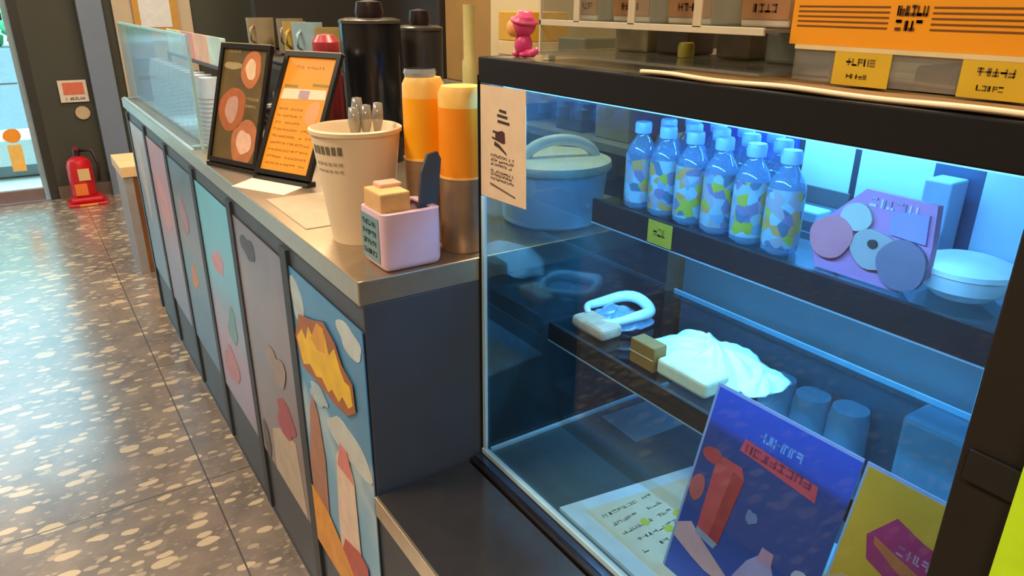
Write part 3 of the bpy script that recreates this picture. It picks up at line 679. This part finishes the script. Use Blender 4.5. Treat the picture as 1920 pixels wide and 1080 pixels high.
# orange box on a clear riser with yellow price tags
ZR = 1.2845
ri = thing('acrylic_riser', (.33, -.62, ZT+.005), 'clear acrylic riser under the orange box on the case top', 'riser')
box('front_panel', (-.062, -.14, 0), (-.059, .155, .0315), acryl, ri, 0)
box('top_panel', (-.062, -.14, .0285), (.10, .155, .0315), acryl, ri, 0)
box('back_panel', (.097, -.14, 0), (.10, .155, .0285), acryl, ri, 0)
box('front_edge', (-.0635, -.14, .0275), (-.0615, .155, .0315), mat('edge_bright', '#d8c08a', .3), ri, 0)
org = mat('orange_carton', '#e39206', .4, 0, .03, 10)
ob = thing('orange_box', (.33, -.62, ZT+.0366), 'long orange box with dark stripes and lettering on the case top', 'box')
bm = bmesh.new(); prof = [(-.062, 0), (.09, 0), (.09, .085), (-.030, .085), (-.050, .076), (-.059, .062), (-.062, .044)]
A = [bm.verts.new((x, .163, z)) for x, z in prof]; B = [bm.verts.new((x, -.14, z)) for x, z in prof]
bm.faces.new(A); bm.faces.new(B)
for i in range(len(A)): bm.faces.new((A[i], A[(i+1) % len(A)], B[(i+1) % len(A)], B[i]))
link('carton', bm, org, ob)
po_ = Plane((-.062, .163, 0), -Y, Z, -X); dk = mat('stripe_brown', '#6a3c04', .5)
for i in range(5):
    z = .0155+.0042*i
    flat('stripe', po_, rect(.006, z, .094, z+.0014), .0004, dk, ob); flat('stripe', po_, rect(.130, z, .29, z+.0014), .0004, dk, ob)
marks('lettering', po_, .098, .0265, .029, .0078, 6, mat('stripe_dark', '#4c2406', .5), ob, .0004, 5, .0004, .3)
marks('lettering', po_, .101, .0150, .023, .0078, 4, mat('stripe_dark', '#4c2406', .5), ob, .0004, 9, .0004, .3)
for k, (y0, y1, l) in enumerate(((-.508, -.561, 'yellow price tag under the orange box, left one'), (-.618, -.672, 'yellow price tag under the orange box, right one by the picture edge'))):
    o = thing('shelf_tag', (.2675, (y0+y1)/2, ZT+.0042), l, 'price tag', 'yellow tags under the orange box')
    pk = Plane((0, .0265, 0), -Y, Z, -X)
    flat('card', pk, rect(0, 0, .053, .031), .0008, mat('tag_gold', '#c9a41c', .5), o)
    marks('lettering', pk, .012, .017, .028, .006, 5, mat('tag_olive', '#6b5612', .6), o, .0008, 60+k)
    marks('lettering', pk, .014, .006, .020, .004, 5, mat('tag_olive', '#6b5612', .6), o, .0008, 70+k)
for k, (y0, y1) in enumerate(((-.572, -.608), (-.49, -.503))):
    wbox('brown_snack', (.285, y0, ZT+.003), (.36, y1, ZT+.024), mat('snack_brown', '#6b4a2c', .5, 0, .3, 60), .004,
         label=['dark brown snack under the riser between the yellow tags', 'small brown snack under the riser left of the tags'][k], cat='snack')

# pink hooded figurine
fg = thing('pink_figurine', (.245, -.045, ZT), 'small pink hooded toy figurine with orange face on the case corner', 'figurine')
pk_ = mat('toy_pink', '#d23a72', .4, 0, .06, 40); pd = mat('toy_pink_dark', '#b01c66', .4)
bm = bmesh.new()
for (c_, r_, s_) in (((0, 0, .042), .017, (1, 1, .95)), ((0, 0, .017), .012, (1.05, 1.05, 1.25)), ((-.003, .010, .004), .007, (1.2, 1, .6)), ((-.003, -.008, .004), .007, (1.2, 1, .6))):
    n = bmesh.ops.create_uvsphere(bm, u_segments=24, v_segments=16, radius=r_)['verts']
    for v in n: v.co = Vector((v.co.x*s_[0]+c_[0], v.co.y*s_[1]+c_[1], v.co.z*s_[2]+c_[2]))
body = link('body', bm, pk_, fg, smooth=True)
bm = bmesh.new(); n = bmesh.ops.create_uvsphere(bm, u_segments=24, v_segments=16, radius=.0125)['verts']
for v in n: v.co = Vector((v.co.x*.8-.010, v.co.y+.0085, v.co.z*.95+.038))
link('face', bm, mat('toy_face', '#e8a050', .5), fg, smooth=True)
bm = bmesh.new(); bm_lathe(bm, [(0, .062), (.010, .061), (.012, .052), (.019, .050), (.019, .047), (0, .046)], (0, 0), 28)
hat = link('hat', bm, mat('toy_hat', '#e0557c', .4), fg, smooth=True); hat.rotation_euler = (.22, 0, 0); hat.location = (0, .009, 0)
tube('foot', [(0, -.008, .006), (0, -.022, .006), (0, -.034, .011)], [.006, .0055, .004], mat('toy_foot', '#d8487c', .4), fg)

# ============================================================ ON THE COUNTER
CT = .9502
# acrylic pen box
pb = thing('pink_box_holder', (.091, .050, CT), 'small pale pink open box with napkins near the counter corner', 'box')
pkm = mat('pale_pink', '#d9b8c6', .35, 0, .03, 30)
bm = bmesh.new(); bm_box(bm, (-.049, -.042, 0), (.047, .042, .088), .012, 4)
for f in [f for f in bm.faces if f.calc_center_median().z > .0879]: bm.faces.remove(f)
for v in bm.verts:
    if v.co.z > .075: v.co.z = .088
bx = link('box_shell', bm, pkm, pb, smooth=True); md = bx.modifiers.new('s', 'SOLIDIFY'); md.thickness = .003; md.offset = -1
ed = bx.modifiers.new('e', 'EDGE_SPLIT'); ed.split_angle = math.radians(40)
pk = Plane((-.0495, .038, 0), -Y, Z, -X)
flat('side_label', pk, rect(.004, .012, .066, .080), .0006, mat('label_teal', '#6d8a8e', .5), pb)
for i in range(4): marks('label_line', pk, .010, .065-.015*i, .048, .0075, 6, mat('label_ink', '#35484c', .6), pb, .0007, 80+i)
np_ = thing('napkin_stack', (.073, .052, CT+.004), 'stack of tan napkins standing in the pale pink box', 'napkins')
box('napkins', (-.026, -.030, 0), (.022, .032, .112), mat('napkin_tan', '#d3a468', .7, 0, .06, 60), np_, .003)
box('napkins_back', (-.010, .004, .0), (.026, .034, .118), mat('napkin_pink', '#d4a288', .7), np_, .003)
bc = thing('blue_card', (.121, .040, CT+.004), 'dark blue card standing upright in the pale pink box', 'card')
flat('card', Plane((0, 0, 0), Vector((1, .2, 0)), Vector((.10, .0, 1)), -Y), [(-.018, 0), (.015, 0), (.020, .150), (.012, .162), (-.006, .160), (-.016, .135)], .006, mat('card_blue', '#39434f', .5), bc)

# big paper cup bin
cu = thing('paper_cup_bin', (.088, .200, CT), 'tall cream paper bucket holding wrapped cutlery behind the pink box', 'bucket')
cupm = mat('cup_cream', '#e2cba6', .55, 0, .03, 8)
lathe('bucket', [(0, .0), (.049, 0), (.0495, .003), (.0705, .176), (.0735, .178), (.0740, .184), (.0705, .186), (.068, .182), (.0475, .006), (0, .006)], cupm, cu, n=56)
# printed dark marks on its left side
bm = bmesh.new(); R = random.Random(4)
def cyl_patch(bm, a0, a1, z0, z1):
    n = 8; 
    def rr(z): return .0495+(.0705-.0495)*(z-.003)/.173+.0006
    pa = [bm.verts.new((rr(z0)*math.cos(a0+(a1-a0)*i/n), rr(z0)*math.sin(a0+(a1-a0)*i/n), z0)) for i in range(n+1)]
    pb_ = [bm.verts.new((rr(z1)*math.cos(a0+(a1-a0)*i/n), rr(z1)*math.sin(a0+(a1-a0)*i/n), z1)) for i in range(n+1)]
    for i in range(n): bm.faces.new((pa[i], pa[i+1], pb_[i+1], pb_[i]))
for k in range(6):
    a = math.radians(178+k*9); cyl_patch(bm, a, a+math.radians(6.5), .150, .163)
link('printed_mark', bm, mat('cup_mark', '#6c6252', .6), cu)
bm = bmesh.new()
for k in range(6):
    a = math.radians(180+k*8.5); cyl_patch(bm, a, a+math.radians(6), .133, .1375); cyl_patch(bm, a, a+math.radians(6), .122, .1255)
link('printed_lines', bm, mat('cup_line', '#a39379', .6), cu)
clr = pane_mat('clear_wrap', '#d8d6cc', 2.0, .1, .45, '#b5ada0')
cut = None
for k, (dx, dy, h, l) in enumerate(((-.006, -.012, .215, 'clear wrapped cutlery sticking up from the cream bucket, left piece'), (.008, .004, .228, 'clear wrapped cutlery sticking up from the cream bucket, middle piece'),
                          (.020, -.006, .217, 'clear wrapped cutlery sticking up from the cream bucket, right piece'), (.048, .004, .218, 'clear wrapped cutlery leaning at the right rim of the cream bucket'))):
    o = thing('cutlery_packet', (.088+dx*.6, .2+dy*.6, CT+.007), l, 'cutlery', 'wrapped cutlery in the cream bucket')
    tube('handle', [(0, 0, 0), (dx*.2, dy*.2, h-.04)], .003, mat('cutlery_white', '#c9c2b4', .4), o)
    bm = bmesh.new(); bm_tube(bm, [(dx*.2, dy*.2, h-.06), (dx*.25, dy*.25, h-.03), (dx*.3, dy*.3, h-.006)], [.004, .010, .0075], 8); link('wrapper', bm, clr, o, smooth=True)

# steel canisters with orange upper part
def canister(x, y, r, h, top, l, c1):
    o = thing('orange_canister', (x, y, CT), l, 'canister', 'steel canisters with orange upper part')
    lathe('steel_base', [(0, 0), (r-.002, 0), (r, .003), (r, h), (r-.002, h+.001), (r-.004, h-.003), (r-.004, .004), (0, .004)], mat('warm_steel', '#a68a6c', .4, .6, .15, 25), o)
    lathe('orange_body', [(0, .008), (r-.0045, .008), (r-.0045, h), (r-.0005, h+.003), (r-.0005, top-.030), (0, top-.030)], mat('orange_'+c1, c1, .4, 0, .05, 15), o)
    lathe('pale_top', [(0, top-.0302), (r-.0005, top-.0302), (r-.001, top-.010), (r-.006, top), (0, top+.001)], mat('pale_orange', '#f0bc5c', .45, 0, .08, 40), o)
    lathe('rim_line', [(r-.001, h+.0005), (r+.0012, h+.0005), (r+.0012, h+.0035), (r-.001, h+.0035)], mat('rim_gold', '#f0c070', .4), o)
    return o
canister(.203, .058, .036, .118, .255, 'steel canister with orange upper part, touching the glass case', '#f08c0a')
canister(.180, .137, .034, .135, .262, 'steel canister with yellow-orange upper part, right of the cream bucket', '#f5a406')
lathe_c = tag(lathe('clear_cup_lid', [(0, 0), (.024, 0), (.026, .006), (.024, .012), (0, .014)], pane_mat('lid_clear', '#dfe6e8', 2, .05, .35, '#ccd2d4'), None), 'clear round lid lying on the left orange canister', 'lid')
lathe_c.location = (.176, .139, CT+.2632)

# menu stands leaning back
def menu(loc, U, w, h, m, l, artf, deg=20):
    o = thing('menu_stand', loc, l, 'menu stand')
    U = Vector(U).normalized(); side = Z.cross(U).normalized()   # points behind
    if side.x < 0: side = -side
    tilt = math.radians(deg); V = Z*math.cos(tilt)+side*math.sin(tilt); N = -(side*math.cos(tilt)-Z*math.sin(tilt))
    pl = Plane((0, 0, .010), U, V, N)
    fr = mat('menu_black', '#120f0d', .35)
    bm = bmesh.new(); bw = .011
    for r_ in (rect(0, 0, w, bw), rect(0, h-bw, w, h), rect(0, bw, bw, h-bw), rect(w-bw, bw, w, h-bw)): bm_poly(bm, pl, r_, .010)
    bm_poly(bm, pl, rect(.002, .002, w-.002, h-.002), .003)
    link('frame', bm, fr, o)
    flat('top_edge', pl, rect(0, h, w, h+.002), .010, mat('menu_edge', '#b8aa90', .3, .4), o)
    flat('sheet', pl, rect(bw, bw, w-bw, h-bw), .001, m, o, .004)
    bm = bmesh.new(); p0 = side*.0; 
    bm_tube(bm, [pl.p(w*.5, h*.65, -.002), Vector((0, 0, .006))+U*w*.5+side*h*.62], .004, 8); link('prop', bm, fr, o)
    bm = bmesh.new(); bm_poly(bm, Plane((0, 0, 0), U, side, Z), rect(0, -.012, w, .012), .010); link('foot', bm, fr, o)
    artf(o, pl, w, h); return o
def art1(o, pl, w, h):
    for i, (u, v, r, c) in enumerate(((.65, .80, .20, '#b5673a'), (.36, .46, .26, '#a3582e'), (.68, .20, .26, '#b06a40'))):
        flat('dish_art', pl, blob(u*w, v*h, r*w, r*w*1.1, 24, .06, i), .0005, mat('a'+c, c, .5, 0, .15, 40), o, .005)
        flat('dish_centre', pl, blob(u*w, v*h, r*w*.55, r*w*.6, 24, .1, i+5), .0005, mat('dish_c%d' % i, ['#d9b890', '#b58a78', '#d8ac90'][i], .5, 0, .1, 60), o, .0056)
    flat('cream_patch', pl, blob(.28*w, .82*h, .18*w, .05*w, 20, .1, 4), .0005, mat('menu_cr', '#9a8a5a', .5), o, .005)
    for i in range(3): marks('text_line', pl, (.62 if i < 2 else .15)*w, (.55-.06*i if i < 2 else .93)*h, .25*w, .006, 6, mat('menu_txt', '#a08a60', .5), o, .005, 90+i)
def art2(o, pl, w, h):
    flat('pale_band', pl, [(.10*w, .615*h), (.9*w, .635*h), (.88*w, .71*h), (.12*w, .70*h)], .0005, mat('mb', '#e3c6a4', .5), o, .005)
    flat('lilac_patch', pl, rect(.42*w, .63*h, .60*w, .695*h), .0005, mat('ml', '#a88a90', .5), o, .0056)
    flat('olive_mark', pl, rect(.12*w, .715*h, .36*w, .735*h), .0005, mat('mo', '#8a7426', .5), o, .005)
    flat('olive_mark', pl, rect(.62*w, .735*h, .90*w, .755*h), .0005, mat('mo', '#8a7426', .5), o, .005)
    flat('peach_patch', pl, blob(.74*w, .52*h, .13*w, .09*h, 20, .1), .0005, mat('mp', '#e0935a', .5), o, .005)
    for i in range(9): marks('text_line', pl, .12*w, (.53-.055*i)*h, (.45 if i < 3 else .72)*w, .0045, 13, mat('menu_ink2', '#b06a1c', .5), o, .005, 100+i, bold=.3)
    marks('text_line', pl, .25*w, .87*h, .5*w, .006, 10, mat('menu_ink3', '#b87a20', .5), o, .005, 140)
menu((.006, .940, CT), (.063, -.165, 0), .185, .277, mat('menu_olive', '#5d4a26', .45, 0, .25, 14),
     'black framed menu stand with brown food pictures, farther of the two', art1, 17)
menu((.061, .737, CT), (.072, -.156, 0), .170, .283, mat('menu_orange', '#e08f1c', .45, 0, .05, 10),
     'black framed menu stand with orange sheet, nearer of the two', art2, 27)
# white sheet lying on the counter
pp = tag(link('paper_sheet', (lambda bm: (bm_poly(bm, Plane((0, 0, 0), X, Y, Z), [(-.055, .02), (.015, -.115), (.075, -.065), (.02, .09)], .0012), bm)[1])(bmesh.new()), mat('sheet_white', '#d9d2c0', .6), None, loc=(.045, .66, CT)),
         'white paper sheet lying on the countertop in front of the orange menu stand', 'paper')
pm2 = tag(link('counter_mat', (lambda bm: (bm_poly(bm, Plane((0, 0, 0), X, Y, Z), [(-.055, -.12), (.09, -.12), (.09, .12), (-.055, .12)], .0012), bm)[1])(bmesh.new()), mat('mat_tan', '#a8967a', .6), None, loc=(.075, .41, CT)),
         'tan mat lying on the countertop between bucket and menu stands', 'mat')

# acrylic guard at far end
ag = thing('acrylic_guard', (.03, 1.79, CT), 'clear upright acrylic screen along the far part of the counter', 'screen')
guard = pane_mat('guard_glass', '#e6eef0', .55, .12, .10, '#cfe0e6')
gedge = mat('guard_edge', '#8fb0b4', .3)
box('screen', (-.0025, -.65, .0), (.0025, .66, .285), guard, ag, 0)
box('top_edge', (-.004, -.65, .283), (.004, .66, .290), gedge, ag, 0)
box('end_edge', (-.004, -.654, 0), (.004, -.649, .29), gedge, ag, 0)
box('foot', (-.02, -.62, 0), (.02, -.60, .006), gedge, ag); box('foot', (-.02, .60, 0), (.02, .62, .006), gedge, ag)
box('foot_strip', (-.03, -.65, 0), (-.022, .66, .004), mat('strip_blue', '#a8c8d8', .3), ag, 0)
# cup towers behind the screen
ct = thing('cup_tower', (.09, 1.24, CT), '', 'cup stack', 'white cup towers behind the acrylic screen')
lathe('cups', [(0, 0), (.036, 0)]+sum([[(.036, .012*k+.002), (.0345, .012*k+.011)] for k in range(11)], [])+[(.026, .175), (0, .175)], mat('cup_bluewhite', '#b9c8d8', .4, 0, .05, 40), ct, n=24)
posw = ['nearest the menu stands', 'second from the menu stands', 'third from the menu stands', 'fourth from the menu stands', 'fifth from the menu stands', 'sixth from the menu stands', 'seventh from the menu stands', 'eighth from the menu stands', 'ninth from the menu stands', 'farthest along the counter']
for k in range(10):
    o = ct if k == 0 else copy_tree(ct); o.location = (.09+.0*(k % 2), 1.24+.088*k, CT)
    o['label'] = 'tower of upturned white cups behind the acrylic screen, '+posw[k]
ra = thing('card_rail', (.14, 1.65, CT), 'dark rail with posts behind the cup towers, holding pastel cards', 'rail')
box('rail', (-.006, -.45, .185), (.006, .45, .195), mat('rail_dark', '#4a4448', .5), ra)
for y in (-.44, .44): box('post', (-.005, y-.005, 0), (.005, y+.005, .185), mat('rail_dark', '#4a4448', .5), ra)
for k, (y0, y1, cc, l) in enumerate(((1.22, 1.42, '#b4ccc4', 'pale mint card on the dark rail, nearest the menu stands'), (1.43, 1.62, '#d3ab92', 'peach card on the dark rail, second from the menu stands'),
                         (1.63, 1.80, '#c98f8f', 'rose card on the dark rail, third from the menu stands'), (1.81, 2.06, '#b9c9b6', 'pale green card on the dark rail, farthest one'))):
    wbox('pastel_card', (.137, y0, CT+.1952), (.142, y1, CT+.275), mat('pc'+cc, cc, .6, 0, .15, 18), .001, label=l, cat='card', group='pastel cards on the dark rail')
wbox('maroon_box', (.05, 2.28, CT), (.12, 2.40, CT+.16), mat('maroon', '#53253a', .5), .002, label='maroon box at the far end behind the acrylic screen', cat='box')
wbox('lilac_box', (.05, 2.27, CT+.1602), (.12, 2.41, CT+.275), mat('lilac', '#8b7c92', .5), .002, label='lilac grey box standing on the maroon box', cat='box')

# espresso machine with cups on top
em = thing('espresso_machine', (.46, 1.55, CT), 'black espresso machine on the counter behind the menu stands', 'coffee machine')
bk = mat('machine_black', '#12100f', .35)
box('body', (-.14, -.50, .03), (.14, .50, .19), bk, em, .015, 3)
box('back_housing', (-.02, -.48, .01), (.14, .48, .20), bk, em, .01)
box('drip_tray', (-.19, -.46, .02), (-.10, .46, .05), mat('tray_dark', '#26221f', .3, .5), em, .004)
box('cup_rail', (-.13, -.49, .19), (.13, .49, .199), mat('rail_gray', '#3a3630', .3, .6), em, .002)
for y in (-.25, .15):
    lathe('group_head', [(0, .08), (.03, .08), (.03, .12), (0, .12)], mat('chrome', '#8d8a86', .15, .95), em, (-.155, y), 24)
    tube('portafilter', [(-.155, y, .075), (-.25, y-.02, .07)], [.022, .012], bk, em)
for y in (-.45, .45):
    for x in (-.1, .1): lathe('foot', [(0, 0), (.02, 0), (.02, .03), (0, .03)], bk, em, (x, y), 16)
tops = [(.50, 1.98, .045, .10, '#4a4640', 'dark grey metal pitcher on the espresso machine, farthest left'), (.40, 1.80, .046, .115, '#8a7c60', 'olive tan cup on the espresso machine, beside the dark pitcher'),
        (.46, 1.66, .044, .115, '#7f7560', 'grey tan cup on the espresso machine, second tan one'), (.42, 1.49, .036, .11, '#a98b3e', 'mustard cup on the espresso machine'),
        (.42, 1.37, .046, .11, '#8aa5ae', 'pale blue cup on the espresso machine'), (.43, 1.22, .040, .10, '#94824f', 'ochre cup on the espresso machine, nearest')]
for k, (x, y, r, h, cc, l) in enumerate(tops):
    o = thing('mug', (x, y, CT+.1995), l, 'cup', 'cups on the espresso machine')
    lathe('cup_body', [(0, 0), (r*.8, 0), (r*.95, .006), (r, h), (r-.004, h), (r*.9, .008), (0, .008)], mat('mug'+cc, cc, .3, .6 if k == 0 else 0, .06, 30), o, n=32)
    bm = bmesh.new(); bm_tube(bm, [(-(r-.003)*.7, -(r-.003)*.7, h*.8), (-(r+.018)*.75, -(r+.018)*.75, h*.7), (-(r+.018)*.75, -(r+.018)*.75, h*.4), (-(r-.004)*.7, -(r-.004)*.7, h*.28)], .0045, 8); link('handle', bm, mat('mug'+cc, cc), o, smooth=True)
rj = thing('red_jar', (.335, .985, CT+.0), 'red topped jar between the espresso machine and the black canister', 'jar')
lathe('jar', [(0, 0), (.034, 0), (.036, .004), (.036, .235), (.030, .245), (0, .245)], mat('jar_dark', '#5c1a1c', .3), rj)
lathe('lid', [(0, .244), (.032, .244), (.034, .248), (.034, .273), (.022, .290), (0, .293)], mat('jar_red', '#a8363a', .35), rj)
# black canisters
def canb(x, y, r, h, l, col):
    o = thing('black_canister', (x, y, CT), l, 'canister', 'black canisters on the counter')
    lathe('body', [(0, 0), (r*.94, 0), (r*.96, .004), (r, h*.95), (r*.98, h*.97), (0, h*.97)], col, o, n=48)
    lathe('lid', [(0, h*.965), (r*1.02, h*.965), (r*1.02, h*.985), (r*.8, h), (0, h)], mat('lid_smoke', '#4b443c', .25, .3), o, n=48)
    lathe('knob', [(0, h), (r*.42, h), (r*.46, h+.012), (r*.40, h+.035), (0, h+.04)], mat('knob_black', '#221416', .3), o, n=32)
    return o
canb(.372, .780, .072, .335, 'large glossy black canister behind the orange menu stand', mat('can_black', '#121316', .18))
canb(.535, .845, .058, .315, 'smaller dark grey canister right of the large black one', mat('can_grey', '#2a2724', .3))
# white tub by the case end
tb = thing('lidded_tub', (.425, .118, CT), 'white lidded tub with arched handle behind the far glass end', 'tub')
lathe('tub', [(0, 0), (.082, 0), (.090, .006), (.098, .095), (.097, .099), (0, .099)], mat('tub_body', '#d5e3ea', .35, 0, .03, 8), tb, n=48)
lathe('lid', [(0, .098), (.104, .098), (.106, .103), (.104, .112), (.085, .118), (0, .120)], mat('tub_lid', '#f2e2bc', .4), tb, n=48)
bm = bmesh.new(); pts = []
for i in range(17):
    a = math.pi*i/16; pts.append((-.075*math.cos(a)*.85, -.02+.02*math.cos(a), .112+.036*math.sin(a)))
bm_tube(bm, pts, .010, 10); link('handle', bm, mat('tub_lid', '#ded7c2'), tb, smooth=True)
flat('dark_spot', Plane((0, 0, 0), Vector((1, .9, 0)), Z, Vector((.5, -.85, 0))), rect(-.005, .03, .005, .045), .002, mat('spot_dark', '#28363e', .5), tb, .0925)

# ============================================================ BACK OF THE SHOP
bw = mat('gold_wood', '#8f6a2c', .5, 0, .12, 5)
cc_ = thing('back_cabinet', (2.0, 2.2, 0), 'long brown back cabinet behind the service counter', 'cabinet')
box('cabinet', (-.25, -2.2, 0), (.30, 1.6, .86), mat('back_brown', '#4a4136', .6), cc_, .004)
box('worktop', (-.27, -2.2, .86), (.30, 1.6, .90), mat('back_top', '#7a6f5e', .4), cc_, .003)
wbox('tall_dark_fridge', (1.72, 2.95, .9002), (2.28, 3.78, 2.1), darkwall, .01, label='tall black cabinet block above the back worktop, far left', cat='cabinet')
struct('wall_partition', (.95, 3.85, 0), (3.2, 3.95, 2.8), darkwall)
wbox('gold_wood_cabinet', (1.75, 2.42, .9002), (2.28, 2.93, 2.1), bw, .01, label='golden brown wooden cabinet block on the back worktop', cat='cabinet')
wbox('cream_fridge', (1.72, 1.95, .9002), (2.28, 2.40, 2.1), mat('cream_door', '#bba67c', .5, 0, .04, 4), .01, label='cream upright cabinet left of the coloured paper stack', cat='cabinet')
gp = tag(lathe('green_post', [(0, 0), (.035, 0), (.035, .20), (.028, .215), (.028, .45), (0, .45)], mat('pale_green', '#a5985e', .5), None), 'pale olive bottle shaped dispenser before the cream cabinet', 'dispenser'); gp.location = (1.45, 2.15, .86)
rk = thing('side_table', (1.50, 1.5, 0), 'low grey side table in the staff area holding boxes', 'table')
box('table_top', (-.16, -.9, .83), (.14, .75, .86), mat('side_top', '#8c8578', .4), rk, .002)
for (x, y) in ((-.13, -.87), (.11, -.87), (-.13, .72), (.11, .72)): box('leg', (x-.015, y-.015, 0), (x+.015, y+.015, .83), mat('side_leg', '#4a4640', .4, .5), rk)
cols = [('#5c6878', .07), ('#c4ac7c', .05), ('#789a4c', .05), ('#c8b48a', .05), ('#7c7688', .045), ('#c2a674', .06), ('#bd8c1e', .12)]
lb = ['slate', 'tan, lower', 'green', 'tan, middle', 'lilac grey', 'tan, upper', 'mustard']
z = .8602
z += 0
for k, (cc, h) in enumerate(cols):
    hh = h*.95
    wbox('paper_ream', (1.40, 1.60, z), (1.60, 1.82, z+hh), mat('pr'+cc, cc, .6), .003, label='%s coloured box in the tall stack on the side table' % lb[k], cat='box', group='coloured boxes stacked on the side table')
    z += hh+.0004
items = [(1.24, 1.40, .34, '#57503a', 'olive grey box on the side table behind the pink figurine'), (.98, 1.16, .30, '#9c8a62', 'tan box on the side table behind the organiser'),
         (.66, .92, .28, '#54433a', 'dark brown box on the side table, near end')]
for (y0, y1, h, cc, l) in items: wbox('storage_box', (1.40, y0, .8602), (1.60, y1, .8602+h), mat('sb'+cc, cc, .6, 0, .15, 8), .005, label=l, cat='box')
ws = thing('white_appliance', (1.15, -.15, 0), 'white work unit in the staff area behind the glass case', 'cabinet')
box('body', (-.15, -.55, 0), (.20, .55, .98), mat('unit_grey', '#8e9498', .4), ws, .01)
box('top', (-.17, -.57, .98), (.22, .57, 1.01), mat('unit_top', '#9a958a', .4), ws, .004)
